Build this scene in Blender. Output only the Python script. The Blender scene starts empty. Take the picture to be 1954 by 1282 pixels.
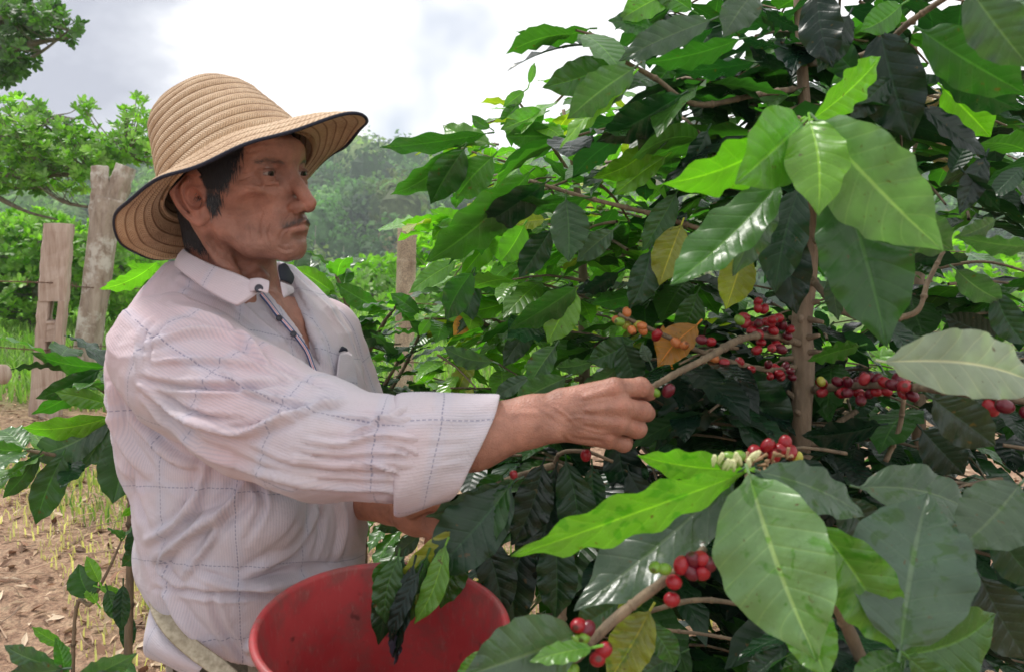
import bpy, math, random
import numpy as np
from mathutils import Vector, Matrix, noise as mnoise
random.seed(7); rng = np.random.default_rng(11)
R = math.radians
scene = bpy.context.scene
col = scene.collection

# ---------------------------------------------------------------- camera, light, exposure
FPX = 1600.0                      # focal length in pixels of the 1954 px wide photograph
PITCH = math.atan(101/FPX)
CAMZ = 1.45
cam_d = bpy.data.cameras.new('camera'); cam = bpy.data.objects.new('camera', cam_d); col.objects.link(cam)
cam.location = (0, 0, CAMZ); cam.rotation_euler = (R(90)-PITCH, 0, 0)
cam_d.sensor_width = 36; cam_d.lens = 36*FPX/1954
cam_d.clip_start = 0.02; cam_d.clip_end = 5000
cam_d.dof.use_dof = True; cam_d.dof.focus_distance = 1.6; cam_d.dof.aperture_fstop = 9.0
scene.camera = cam
scene.view_settings.view_transform = 'Standard'; scene.view_settings.look = 'None'
scene.view_settings.gamma = 1; scene.view_settings.exposure = 0.42
SUN_EL, SUN_AZ = R(60), R(308)     # azimuth clockwise from +Y
world = bpy.data.worlds.new('World'); scene.world = world; world.use_nodes = True
wn = world.node_tree; wn.nodes.clear()
def N(t, kind, **kw):
    n = t.nodes.new(kind)
    for k, v in kw.items():
        if k == 'ins':
            for a, b in v.items(): n.inputs[a].default_value = b
        else: setattr(n, k, v)
    return n
def ramp(t, stops, interp='LINEAR'):
    n = t.nodes.new('ShaderNodeValToRGB'); e = n.color_ramp.elements; n.color_ramp.interpolation = interp
    while len(e) > 1: e.remove(e[0])
    e[0].position = stops[0][0]; e[0].color = c4(stops[0][1])
    for p, c in stops[1:]:
        q = e.new(p); q.color = c4(c)
    return n
def c4(c):
    if isinstance(c, (int, float)): c = (c, c, c)
    return tuple(c) if len(c) == 4 else tuple(c)+(1,)
sky = N(wn, 'ShaderNodeTexSky', sky_type='NISHITA', sun_disc=False, sun_elevation=SUN_EL, sun_rotation=SUN_AZ, altitude=900)
tc = N(wn, 'ShaderNodeTexCoord'); mp = N(wn, 'ShaderNodeMapping'); mp.inputs['Scale'].default_value = (1.0, 1.0, 2.6)
wn.links.new(tc.outputs['Generated'], mp.inputs['Vector'])
nz = N(wn, 'ShaderNodeTexNoise', ins={'Scale': 2.3, 'Detail': 7, 'Roughness': .52, 'Distortion': .25})
wn.links.new(mp.outputs[0], nz.inputs['Vector'])
# a large dark cloud bank to the left of the view, broken by the noise
sep = N(wn, 'ShaderNodeSeparateXYZ'); wn.links.new(tc.outputs['Generated'], sep.inputs[0])
mr_ = N(wn, 'ShaderNodeMapRange', ins={'From Min': -.14, 'From Max': -.45, 'To Min': -.60, 'To Max': .06}); wn.links.new(sep.outputs['X'], mr_.inputs[0])
mA = N(wn, 'ShaderNodeMath', operation='MULTIPLY_ADD'); mA.inputs[1].default_value = 2.0; mA.inputs[2].default_value = -.5; wn.links.new(nz.outputs['Fac'], mA.inputs[0])
mB = N(wn, 'ShaderNodeMath', operation='ADD'); wn.links.new(mA.outputs[0], mB.inputs[0]); wn.links.new(mr_.outputs[0], mB.inputs[1])
for cdir, wid, amt in (((-.40, .86, .335), .19, .62), ((-.155, .90, .395), .05, .06), ((-.50, .86, .16), .16, .24)):     # darker cloud bodies in the left of the sky
    ds = N(wn, 'ShaderNodeVectorMath', operation='DISTANCE'); wn.links.new(tc.outputs['Generated'], ds.inputs[0]); ds.inputs[1].default_value = cdir
    ms_ = N(wn, 'ShaderNodeMapRange', interpolation_type='SMOOTHSTEP', ins={'From Min': 0, 'From Max': wid, 'To Min': amt, 'To Max': 0}); wn.links.new(ds.outputs['Value'], ms_.inputs[0])
    mC = N(wn, 'ShaderNodeMath', operation='ADD'); wn.links.new(mB.outputs[0], mC.inputs[0]); wn.links.new(ms_.outputs[0], mC.inputs[1]); mB = mC
cl = ramp(wn, [(.34, (14, 14, 14)), (.50, (12.0, 12.1, 12.5)), (.62, (8.3, 8.6, 9.4)), (.82, (5.6, 5.9, 6.9))])
wn.links.new(mB.outputs[0], cl.inputs['Fac'])
nz2 = N(wn, 'ShaderNodeTexNoise', ins={'Scale': 1.7, 'Detail': 5, 'Roughness': .5})
mp2 = N(wn, 'ShaderNodeMapping'); mp2.inputs['Location'].default_value = (4.2, 1.3, .6); wn.links.new(tc.outputs['Generated'], mp2.inputs['Vector']); wn.links.new(mp2.outputs[0], nz2.inputs['Vector'])
br = ramp(wn, [(.70, 0), (.78, 1)]); wn.links.new(nz2.outputs['Fac'], br.inputs['Fac'])
mx = N(wn, 'ShaderNodeMix', data_type='RGBA'); wn.links.new(br.outputs[0], mx.inputs[0]); wn.links.new(cl.outputs[0], mx.inputs[6]); wn.links.new(sky.outputs[0], mx.inputs[7])
bg = N(wn, 'ShaderNodeBackground', ins={'Strength': .074}); wn.links.new(mx.outputs[2], bg.inputs[0])
wo = N(wn, 'ShaderNodeOutputWorld'); wn.links.new(bg.outputs[0], wo.inputs[0])
sd = bpy.data.lights.new('sun', 'SUN'); sd.energy = 2.4; sd.angle = R(11); sd.color = (1, .96, .9)
sun = bpy.data.objects.new('sun', sd); col.objects.link(sun)
sdir = Vector((math.sin(SUN_AZ)*math.cos(SUN_EL), math.cos(SUN_AZ)*math.cos(SUN_EL), math.sin(SUN_EL)))
sun.rotation_euler = sdir.to_track_quat('Z', 'Y').to_euler(); sun.location = (-3, -3, 6)

# ---------------------------------------------------------------- coordinates
CP, SP = math.cos(PITCH), math.sin(PITCH)
def P(px, py, d):
    """world point seen at pixel (px,py) of the photograph at distance d along the view axis"""
    x = (px-977)/FPX*d; v = (641-py)/FPX*d
    return np.array((x, d*CP+v*SP, CAMZ+v*CP-d*SP))
def proj(V):
    V = np.asarray(V, float); y = V[..., 1]; z = V[..., 2]-CAMZ
    d = y*CP-z*SP; v = y*SP+z*CP
    return 977+V[..., 0]/d*FPX, 641-v/d*FPX, d
def nrmr(v): return v/(np.linalg.norm(v, axis=1)[:, None]+1e-9)
CAM = np.array((0, 0, CAMZ))
def nrm(v):
    v = np.asarray(v, float); return v/(np.linalg.norm(v)+1e-12)

# ---------------------------------------------------------------- tagging
def tag(o, label=None, cat=None, group=None, kind=None):
    if label: o['label'] = label
    if cat: o['category'] = cat
    if group: o['group'] = group
    if kind: o['kind'] = kind
    return o
def empty(name, loc, label, cat, group=None):
    o = bpy.data.objects.new(name, None); col.objects.link(o); o.location = tuple(loc); o.empty_display_size = .05
    return tag(o, label, cat, group)
def link(name, me, parent=None, mat=None, loc=None):
    o = bpy.data.objects.new(name, me); col.objects.link(o)
    if mat is not None and not me.materials:
        for m in (mat if isinstance(mat, (list, tuple)) else [mat]): me.materials.append(m)
    if loc is not None: o.location = tuple(loc)
    if parent is not None:
        o.parent = parent
        # vertices are in world space: undo every ancestor's offset
        off = Vector((0, 0, 0)); p = parent
        while p is not None: off += p.location; p = p.parent
        if loc is None: o.location = -off
        else: o.location = Vector(tuple(loc))-off
    return o

# ---------------------------------------------------------------- mesh accumulation (numpy)
class MB:
    def __init__(s): s.v = []; s.q = []; s.t = []; s.n = 0; s.uv = []; s.c = []; s.mi_q = []; s.mi_t = []
    def add(s, v, quads=None, tris=None, uv=None, c=(1, 1, 1), mi=0):
        v = np.asarray(v, float).reshape(-1, 3); k = len(v)
        s.v.append(v)
        s.uv.append(np.zeros((k, 2)) if uv is None else np.asarray(uv, float).reshape(-1, 2))
        c = np.asarray(c, float)
        s.c.append(np.broadcast_to(c, (k, 3)) if c.ndim == 1 else c)
        if quads is not None and len(quads): q = np.asarray(quads, int).reshape(-1, 4); s.q.append(q+s.n); s.mi_q.append(np.full(len(q), mi))
        if tris is not None and len(tris): t = np.asarray(tris, int).reshape(-1, 3); s.t.append(t+s.n); s.mi_t.append(np.full(len(t), mi))
        s.n += k; return s
    def mesh(s, name, smooth=True):
        me = bpy.data.meshes.new(name)
        v = np.concatenate(s.v) if s.v else np.zeros((0, 3))
        q = np.concatenate(s.q) if s.q else np.zeros((0, 4), int)
        t = np.concatenate(s.t) if s.t else np.zeros((0, 3), int)
        loops = np.concatenate([q.ravel(), t.ravel()])
        me.vertices.add(len(v)); me.vertices.foreach_set('co', v.astype(np.float32).ravel())
        me.loops.add(len(loops)); me.loops.foreach_set('vertex_index', loops.astype(np.int32))
        npoly = len(q)+len(t); me.polygons.add(npoly)
        start = np.concatenate([np.arange(len(q))*4, len(q)*4+np.arange(len(t))*3])
        me.polygons.foreach_set('loop_start', start.astype(np.int32))
        mi = np.concatenate((s.mi_q or [np.zeros(0)])+(s.mi_t or [np.zeros(0)])) if npoly else np.zeros(0)
        me.polygons.foreach_set('material_index', mi.astype(np.int32))
        me.polygons.foreach_set('use_smooth', np.full(npoly, smooth))
        uv = np.concatenate(s.uv); l = me.uv_layers.new(name='UVMap')
        l.data.foreach_set('uv', uv[loops].astype(np.float32).ravel())
        cc = np.concatenate(s.c); a = me.color_attributes.new('tint', 'FLOAT_COLOR', 'POINT')
        a.data.foreach_set('color', np.concatenate([cc, np.ones((len(cc), 1))], 1).astype(np.float32).ravel())
        me.update(calc_edges=True); return me
    def build(s, name, mat, parent=None, smooth=True):
        return link(name, s.mesh(name, smooth), parent, mat)
def gridq(nu, nv, wrap=False):
    i = np.arange(nu-1)[:, None]; j = np.arange(nv if wrap else nv-1)[None]
    a = i*nv+j; b = i*nv+(j+1) % nv
    return np.stack([a, b, b+nv, a+nv], -1).reshape(-1, 4)
def frames(pts):
    pts = np.asarray(pts, float); T = np.gradient(pts, axis=0); T /= np.linalg.norm(T, axis=1)[:, None]+1e-12
    up = np.array((0, 0, 1.)) if abs(T[0, 2]) < .9 else np.array((1., 0, 0))
    A = []; a = nrm(np.cross(T[0], up))
    for t in T:
        a = nrm(a-t*np.dot(a, t)); A.append(a)
    A = np.array(A); return T, A, np.cross(T, A)
def catmull(pts, k=6):
    p = np.asarray(pts, float)
    if len(p) < 3: return np.array([p[0]+(p[-1]-p[0])*t for t in np.linspace(0, 1, k+1)])
    e = np.vstack([2*p[0]-p[1], p, 2*p[-1]-p[-2]]); out = []
    for i in range(1, len(e)-2):
        a, b, c, d = e[i-1], e[i], e[i+1], e[i+2]
        for t in np.arange(k)/k:
            out.append(.5*((2*b)+(c-a)*t+(2*a-5*b+4*c-d)*t*t+(3*b-a-3*c+d)*t**3))
    out.append(p[-1]); return np.array(out)
def tube(mb, pts, r, n=8, c=(1, 1, 1), cap=True, knobs=0, k=5, smooth=True, mi=0):
    pts = np.asarray(pts, float); r0 = np.asarray(r, float)
    if smooth:
        m = len(pts); pts = catmull(pts, k)
    if r0.ndim == 0: rr = np.full(len(pts), float(r0))
    else: rr = np.interp(np.linspace(0, 1, len(pts)), np.linspace(0, 1, len(r0)), r0)
    if knobs: rr = rr*(1+knobs*rng.normal(0, 1, len(rr)))
    T, A, B = frames(pts); th = np.arange(n)*2*math.pi/n
    ring = A[:, None]*np.cos(th)[None, :, None]+B[:, None]*np.sin(th)[None, :, None]
    jit = 1+(knobs*.6*rng.normal(0, 1, (len(pts), n)) if knobs else 0)
    v = pts[:, None]+ring*rr[:, None, None]*(jit[..., None] if knobs else 1)
    L = np.concatenate([[0], np.cumsum(np.linalg.norm(np.diff(pts, axis=0), axis=1))])
    uv = np.stack(np.broadcast_arrays(L[:, None], (th/(2*math.pi))[None]), -1)
    q = gridq(len(pts), n, True)[:, ::-1]
    vv = v.reshape(-1, 3); uu = uv.reshape(-1, 2); tr = []
    if cap:
        a = len(vv); vv = np.vstack([vv, pts[0], pts[-1]]); uu = np.vstack([uu, uu[0], uu[-1]])
        for j in range(n):
            tr.append((a, j, (j+1) % n)); o = (len(pts)-1)*n; tr.append((a+1, o+(j+1) % n, o+j))
    mb.add(vv, q, tr, uu, c, mi)
    return pts, rr

# ---------------------------------------------------------------- materials
def newmat(name):
    m = bpy.data.materials.new(name); m.use_nodes = True; t = m.node_tree
    return m, t, t.nodes['Principled BSDF'], t.nodes['Material Output']
def bump(t, bsdf, src, strength=.3, dist=.01, prev=None):
    b = N(t, 'ShaderNodeBump', ins={'Strength': strength, 'Distance': dist}); t.links.new(src, b.inputs['Height'])
    if prev is not None: t.links.new(prev.outputs[0], b.inputs['Normal'])
    t.links.new(b.outputs[0], bsdf.inputs['Normal']); return b
def objnoise(t, scale, detail=4, rough=.6, dist=0, vec='Object', mapping=None):
    tcx = N(t, 'ShaderNodeTexCoord'); n = N(t, 'ShaderNodeTexNoise', ins={'Scale': scale, 'Detail': detail, 'Roughness': rough, 'Distortion': dist})
    src = tcx.outputs[vec]
    if mapping:
        mpp = N(t, 'ShaderNodeMapping'); mpp.inputs['Scale'].default_value = mapping; t.links.new(src, mpp.inputs[0]); src = mpp.outputs[0]
    t.links.new(src, n.inputs['Vector']); return n
def mixc(t, fac, a, b, mode='MIX'):
    m = N(t, 'ShaderNodeMix', data_type='RGBA', blend_type=mode)
    for s, i in ((fac, 0), (a, 6), (b, 7)):
        if hasattr(s, 'is_output'): t.links.new(s, m.inputs[i])
        elif i == 0: m.inputs[0].default_value = s
        else: m.inputs[i].default_value = c4(s)
    return m.outputs[2]
def math_(t, op, a, b=None, c=None):
    m = N(t, 'ShaderNodeMath', operation=op)
    for i, s in enumerate((a, b, c)):
        if s is None: continue
        if hasattr(s, 'is_output'): t.links.new(s, m.inputs[i])
        else: m.inputs[i].default_value = s
    return m.outputs[0]
def attr(t, name='tint'):
    return N(t, 'ShaderNodeAttribute', attribute_name=name)

def leaf_material(name, veins=True, wetpatch=False, trans=.35, rough=.38, spec=.5, under=(1.5, 1.35, 1.5), transcol=(1.6, 2.6, .6)):
    m, t, b, out = newmat(name)
    a = attr(t).outputs['Color']; base = a
    var = objnoise(t, 22, 3).outputs['Fac']
    vr = ramp(t, [(.3, .78), (.7, 1.18)]); t.links.new(var, vr.inputs[0])
    base = mixc(t, 1.0, base, vr.outputs[0], 'MULTIPLY')
    if veins:
        uvn = N(t, 'ShaderNodeUVMap', uv_map='UVMap'); sp = N(t, 'ShaderNodeSeparateXYZ'); t.links.new(uvn.outputs[0], sp.inputs[0])
        U, V = sp.outputs[0], sp.outputs[1]
        av = math_(t, 'ABSOLUTE', V)
        mid = N(t, 'ShaderNodeMapRange', ins={'From Min': .025, 'From Max': .055, 'To Min': 1, 'To Max': 0}); t.links.new(av, mid.inputs[0])
        ph = math_(t, 'MULTIPLY', math_(t, 'SUBTRACT', U, math_(t, 'MULTIPLY', av, .13)), 9.0)
        fr = math_(t, 'FRACT', ph)
        tri = math_(t, 'ABSOLUTE', math_(t, 'SUBTRACT', fr, .5))      # 0 at vein
        lat = N(t, 'ShaderNodeMapRange', ins={'From Min': .0, 'From Max': .07, 'To Min': .30, 'To Max': 0}); t.links.new(tri, lat.inputs[0])
        vv = math_(t, 'MAXIMUM', mid.outputs[0], lat.outputs[0])
        light = mixc(t, 1.0, base, (2.4, 1.9, 1.8), 'MULTIPLY')
        base = mixc(t, math_(t, 'MULTIPLY', vv, .75), base, light)
        hgt = math_(t, 'SUBTRACT', math_(t, 'POWER', math_(t, 'MULTIPLY', tri, 2.0), .5), math_(t, 'MULTIPLY', mid.outputs[0], .6))
        fine = objnoise(t, 160, 2).outputs['Fac']
        bump(t, b, math_(t, 'ADD', hgt, math_(t, 'MULTIPLY', fine, .22)), .26, .004)
        if wetpatch:
            wp = objnoise(t, 52, 3, .5, .6, mapping=(1, 1, 1)).outputs['Fac']; rw = ramp(t, [(.585, 0), (.64, 1)]); t.links.new(wp, rw.inputs[0]); WET = rw.outputs[0]
            base = mixc(t, WET, base, mixc(t, 1., base, (.55, .80, .30), 'MULTIPLY'))
        dust = ramp(t, [(.35, 0), (.75, .20 if wetpatch else .05)]); t.links.new(objnoise(t, 13, 4, .6).outputs['Fac'], dust.inputs[0]); base = mixc(t, dust.outputs[0], base, (.11, .14, .07))
        # brown blotches
        sp2 = objnoise(t, 95, 3, .6).outputs['Fac']; r2 = ramp(t, [(.675, 0), (.72, 1)]); t.links.new(sp2, r2.inputs[0])
        base = mixc(t, math_(t, 'MULTIPLY', r2.outputs[0], .8), base, (.09, .05, .012))
    geo = N(t, 'ShaderNodeNewGeometry')
    und = mixc(t, 1.0, base, under, 'MULTIPLY')
    final = mixc(t, geo.outputs['Backfacing'], base, und)
    t.links.new(final, b.inputs['Base Color'])
    wet = objnoise(t, 30, 3, .55).outputs['Fac']; wr = N(t, 'ShaderNodeMapRange', ins={'From Min': .35, 'From Max': .65, 'To Min': rough-.10, 'To Max': rough+.10}); t.links.new(wet, wr.inputs[0]); rr = N(t, 'ShaderNodeMapRange', ins={'To Max': .6}); t.links.new(wr.outputs[0], rr.inputs['To Min']); t.links.new(geo.outputs['Backfacing'], rr.inputs[0]); t.links.new(rr.outputs[0], b.inputs['Roughness'])
    b.inputs['Specular IOR Level'].default_value = spec
    tr = N(t, 'ShaderNodeBsdfTranslucent'); tcx = mixc(t, 1.0, base, transcol, 'MULTIPLY'); t.links.new(tcx, tr.inputs[0])
    ms = N(t, 'ShaderNodeMixShader', ins={'Fac': trans}); t.links.new(b.outputs[0], ms.inputs[1]); t.links.new(tr.outputs[0], ms.inputs[2]); t.links.new(ms.outputs[0], out.inputs[0])
    return m
def bark_material(name, ca, cb, scale=30, stretch=(1, 1, .25), strength=.6, lichen=None):
    m, t, b, out = newmat(name)
    n = objnoise(t, scale, 6, .65, .3, mapping=stretch); r = ramp(t, [(.3, ca), (.7, cb)]); t.links.new(n.outputs['Fac'], r.inputs[0]); c = r.outputs[0]
    if lichen:
        n2 = objnoise(t, scale*.4, 5, .7); r2 = ramp(t, [(.52, 0), (.62, 1)]); t.links.new(n2.outputs['Fac'], r2.inputs[0]); c = mixc(t, r2.outputs[0], c, lichen)
    t.links.new(c, b.inputs['Base Color']); b.inputs['Roughness'].default_value = .85; bump(t, b, n.outputs['Fac'], strength, .01); return m
M_leaf = leaf_material('coffee_leaf', rough=.31, trans=.32, spec=.5)
M_leaf_wet = leaf_material('wet_coffee_leaf', rough=.27, trans=.26, spec=.55, wetpatch=True)
M_leaf_small = leaf_material('tree_leaf', veins=False, trans=.35, rough=.45)
M_bark = bark_material('coffee_bark', (.13, .09, .06), (.30, .22, .15), 40)
M_twig = bark_material('twig_bark', (.10, .075, .05), (.26, .19, .12), 60)
# ---------------------------------------------------------------- terrain
def zt(x, y):
    x = np.asarray(x, float); y = np.asarray(y, float)
    z = np.interp(y, [-30, 0, 2.5, 5, 8, 12, 16, 22, 34, 60, 85, 130, 200, 262, 320, 600, 1500],
                     [-3, 0, .33, .66, .86, .95, .8, -.6, -4, -10, -9, 5, 20, 33, 24, 14, 0])
    und = .05*np.sin(x*1.3+.4)*np.cos(y*1.1)+.03*np.sin(x*2.9+y*2.3)
    far = np.clip((y-60)/120, 0, 1)
    side = far*(-.03*x-2.5*np.sin(x/31.)+2.0*np.sin(x/13.+y/19.))
    return z+und*np.clip(1-(y-3)/40, .3, 1)+side
xs = np.concatenate([-np.geomspace(900, 14, 40), np.linspace(-12, 12, 170), np.geomspace(14, 900, 40)])
ys = np.concatenate([np.linspace(-40, -1, 14), np.linspace(-.8, 14, 150), np.geomspace(14.5, 1500, 90)])
XX, YY = np.meshgrid(xs, ys, indexing='ij')
ZZ = zt(XX, YY)
near = np.clip(1-np.abs(YY-4)/9, 0, 1)
ZZ += near*rng.normal(0, .006, ZZ.shape)
gm = MB(); gm.add(np.stack([XX, YY, ZZ], -1), gridq(len(xs), len(ys))[:, ::-1], uv=np.stack([XX, YY], -1))
m, t, b, out = newmat('ground_soil')
n1 = objnoise(t, 1.4, 6, .6); n2 = objnoise(t, 22, 6, .7); n3 = objnoise(t, 90, 4, .7)
r1 = ramp(t, [(.30, (.17, .09, .055)), (.45, (.34, .205, .13)), (.6, (.47, .315, .205)), (.75, (.40, .30, .19))]); t.links.new(n2.outputs['Fac'], r1.inputs[0])
r3 = ramp(t, [(.35, .55), (.65, 1.25)]); t.links.new(n3.outputs['Fac'], r3.inputs[0])
soil = mixc(t, 1.0, r1.outputs[0], r3.outputs[0], 'MULTIPLY')
rg = ramp(t, [(.3, (.05, .10, .018)), (.6, (.12, .20, .04)), (.75, (.25, .25, .10))]); t.links.new(n2.outputs['Fac'], rg.inputs[0])
tcg = N(t, 'ShaderNodeTexCoord'); sg = N(t, 'ShaderNodeSeparateXYZ'); t.links.new(tcg.outputs['Object'], sg.inputs[0])
gf = N(t, 'ShaderNodeMapRange', ins={'From Min': 4.6, 'From Max': 7.5}); t.links.new(math_(t, 'ADD', sg.outputs[1], math_(t, 'MULTIPLY', math_(t, 'SUBTRACT', n1.outputs['Fac'], .5), 6.0)), gf.inputs[0])
t.links.new(mixc(t, gf.outputs[0], soil, rg.outputs[0]), b.inputs['Base Color']); b.inputs['Roughness'].default_value = .95
bump(t, b, math_(t, 'ADD', n2.outputs['Fac'], math_(t, 'MULTIPLY', n3.outputs['Fac'], .5)), .8, .03)
M_ground = m
tag(gm.build('ground', M_ground), 'brown soil slope with dry litter running back into grass', 'ground', kind='structure')

# ---------------------------------------------------------------- haze
hz = MB()
x0, x1, y0, y1, z0, z1 = -420, 420, -20, 520, -30, 62
vv = [(x, y, z) for x in (x0, x1) for y in (y0, y1) for z in (z0, z1)]
hz.add(vv, [(0, 1, 3, 2), (4, 6, 7, 5), (0, 4, 5, 1), (2, 3, 7, 6), (0, 2, 6, 4), (1, 5, 7, 3)])
mh = bpy.data.materials.new('haze'); mh.use_nodes = True; th = mh.node_tree; th.nodes.clear()
pv = N(th, 'ShaderNodeVolumePrincipled', ins={'Density': .0011, 'Anisotropy': .2}); pv.inputs['Color'].default_value = (.86, .91, 1, 1)
oh = N(th, 'ShaderNodeOutputMaterial'); th.links.new(pv.outputs[0], oh.inputs['Volume'])
USE_HAZE = True
if USE_HAZE: tag(hz.build('haze', mh, smooth=False), 'thin pale air haze over the valley and wooded hills', 'haze', kind='stuff')

# ---------------------------------------------------------------- far wooded hills: one mass of crowns
m, t, b, out = newmat('forest_leaves')
a = attr(t).outputs['Color']; nf = objnoise(t, 1.6, 3); rf = ramp(t, [(.3, .6), (.7, 1.35)]); t.links.new(nf.outputs['Fac'], rf.inputs[0])
t.links.new(mixc(t, 1., a, rf.outputs[0], 'MULTIPLY'), b.inputs['Base Color']); b.inputs['Roughness'].default_value = .7; b.inputs['Specular IOR Level'].default_value = .2
trf = N(t, 'ShaderNodeBsdfTranslucent'); t.links.new(mixc(t, 1., a, (1.3, 1.7, .6), 'MULTIPLY'), trf.inputs[0])
msf = N(t, 'ShaderNodeMixShader', ins={'Fac': .3}); t.links.new(b.outputs[0], msf.inputs[1]); t.links.new(trf.outputs[0], msf.inputs[2]); t.links.new(msf.outputs[0], out.inputs[0])
M_forest = m
def leafcards(centers, radii, sizes, cols, n_each, flat=.75, obl=1.0):
    """random bent leaf-clump faces on and inside ellipsoids, vectorised"""
    tot = int(np.sum(n_each)); idx = np.repeat(np.arange(len(centers)), n_each)
    d = rng.normal(size=(tot, 3)); d /= np.linalg.norm(d, axis=1)[:, None]
    d[:, 2] = np.where(d[:, 2] < -.35, -d[:, 2], d[:, 2])
    lump = 1+.22*np.sin(d[:, 0]*5+idx)+.2*np.sin(d[:, 1]*6+idx*1.7)
    rad = rng.uniform(.55, 1.0, tot)**.5*lump
    c = centers[idx]+d*rad[:, None]*radii[idx]
    nn = d+rng.normal(0, .55, (tot, 3)); nn /= np.linalg.norm(nn, axis=1)[:, None]
    u = np.cross(nn, rng.normal(size=(tot, 3))); u /= np.linalg.norm(u, axis=1)[:, None]; w = np.cross(nn, u)
    s = sizes[idx]*rng.uniform(.5, 1.3, tot)
    u *= s[:, None]; w *= (s*flat)[:, None]
    k = rng.uniform(.6, 1.1, (5, tot, 1)); bend = nn*(s*.35)[:, None]
    v = np.stack([c-u*k[0], c-w*k[1]+bend*.3, c+u*k[2], c+w*k[3]+bend*.3, c+bend], 1)
    base = np.arange(tot)[:, None]*5
    tri = np.concatenate([base+np.array([0, 1, 4]), base+np.array([1, 2, 4]), base+np.array([2, 3, 4]), base+np.array([3, 0, 4])], 0)
    cc = cols[idx]*rng.uniform(.65, 1.35, (tot, 1))
    return v.reshape(-1, 3), tri, np.repeat(cc, 5, 0)
fr = MB(); C_, R_, S_, K_, n_ = [], [], [], [], []
pal = np.array([(.045, .10, .03), (.06, .125, .035), (.085, .15, .045), (.12, .16, .06), (.05, .09, .045), (.14, .13, .07), (.035, .075, .028)])
y = 62.0
while y < 330:
    step = 4.2+y*.014
    half = min(y*.66+12, 235)
    for x in np.arange(-half, half*.95, step*.95):
        xx = x+rng.uniform(-.45, .45)*step; yy = y+rng.uniform(-.45, .45)*step
        r = rng.uniform(2.2, 4.9)*(1.15 if y > 120 else .85)
        z = float(zt(xx, yy))+r*rng.uniform(.5, 1.4)
        C_.append((xx, yy, z)); R_.append((r*rng.uniform(.85, 1.1), r*rng.uniform(.85, 1.1), r*rng.uniform(.7, 1.25)))
        S_.append(np.clip(r*.16, .35, .8)); n_.append(int(np.clip(20000/y, 70, 240)))
        c = pal[rng.choice(len(pal), p=[.2, .22, .2, .13, .11, .06, .08])]*rng.uniform(1.1, 2.9)
        if y < 95: c = c*np.array((1.25, 1.35, 1.1))
        K_.append(c)
    y += step*.8
C_, R_, S_, K_, n_ = map(np.array, (C_, R_, S_, K_, n_))
# keep crowns that could be seen past the man, the hat and the coffee from near the camera
v, tr, cc = leafcards(C_, R_, S_, K_, n_)
fr.add(v, tris=tr, c=cc)
# dark cores so that crowns are not see-through
th_ = np.linspace(0, 2*math.pi, 9)[:-1]; ph_ = np.array([-.9, -.2, .5, 1.1])
ring = np.array([(math.cos(a)*math.cos(p), math.sin(a)*math.cos(p), math.sin(p)) for p in ph_ for a in th_]); qq = gridq(4, 8, True)
for c0, r0, k0 in zip(C_, R_, K_):
    fr.add(c0+ring*r0*.74*rng.uniform(.85, 1.1, (32, 1)), qq[:, ::-1], c=k0*.8)
# pale trunks standing among the crowns
for i in rng.choice(len(C_), 260, replace=False):
    c0 = C_[i]; 
    if c0[1] > 200: continue
    tube(fr, [c0+np.array((rng.normal(0, .5), -R_[i][1]*.9, -R_[i][2]*1.6)), c0+np.array((rng.normal(0, .6), -R_[i][1]*.8, R_[i][2]*.2))], [.16, .07], 4, (.34, .33, .27), smooth=False, cap=False)
tag(fr.build('forest', M_forest, smooth=False), 'hazy wooded hillside of many rounded tree crowns across the valley', 'forest', kind='stuff')

# ---------------------------------------------------------------- broadleaf trees and bushes with rosettes of leaves
def rosettes(mb, pts, dirs, size, cols, nl=8):
    n = len(pts); tot = n*nl; idx = np.repeat(np.arange(n), nl)
    ax = dirs/np.linalg.norm(dirs, axis=1)[:, None]; ax = ax[idx]
    a = np.tile(np.arange(nl)*2.4, n)+rng.uniform(0, 6, n)[idx]
    ref = np.cross(ax, np.array((.3, .2, .93))); ref /= np.linalg.norm(ref, axis=1)[:, None]; r2 = np.cross(ax, ref)
    sp = rng.uniform(.55, 1.25, tot)
    out = ref*np.cos(a)[:, None]+r2*np.sin(a)[:, None]
    L = nrmr(out*np.sin(sp)[:, None]+ax*np.cos(sp)[:, None])
    W = nrmr(np.cross(L, ax)); Nn = np.cross(W, L)
    s = (size[idx]*rng.uniform(.7, 1.2, tot))[:, None]
    base = pts[idx]+ax*s*.1
    w = .27
    v = np.stack([base, base+L*s*.45+W*s*w*.75-Nn*s*.06, base+L*s*.45-W*s*w*.75-Nn*s*.06, base+L*s*.5+Nn*s*-.02, base+L*s*.82+W*s*w*.7-Nn*s*.1, base+L*s*.82-W*s*w*.7-Nn*s*.1, base+L*s-Nn*s*.14], 1)
    b0 = np.arange(tot)[:, None]*7
    tri = np.concatenate([b0+np.array(x) for x in ([0, 1, 3], [0, 3, 2], [4, 6, 3], [3, 6, 5])]); quad = None
    tri = np.concatenate([tri, b0+np.array([1, 4, 3]), b0+np.array([3, 5, 2])])
    cc = cols[idx]*rng.uniform(.75, 1.3, (tot, 1))
    mb.add(v.reshape(-1, 3), tris=tri, c=np.repeat(cc, 7, 0), uv=np.tile(np.array([(0, 0), (.45, 1), (.45, -1), (.5, 0), (.8, 1), (.8, -1), (1, 0)]), (tot, 1)))
M_tbark = bark_material('tree_bark', (.10, .08, .06), (.28, .24, .19), 12, lichen=(.36, .38, .32))
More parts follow.
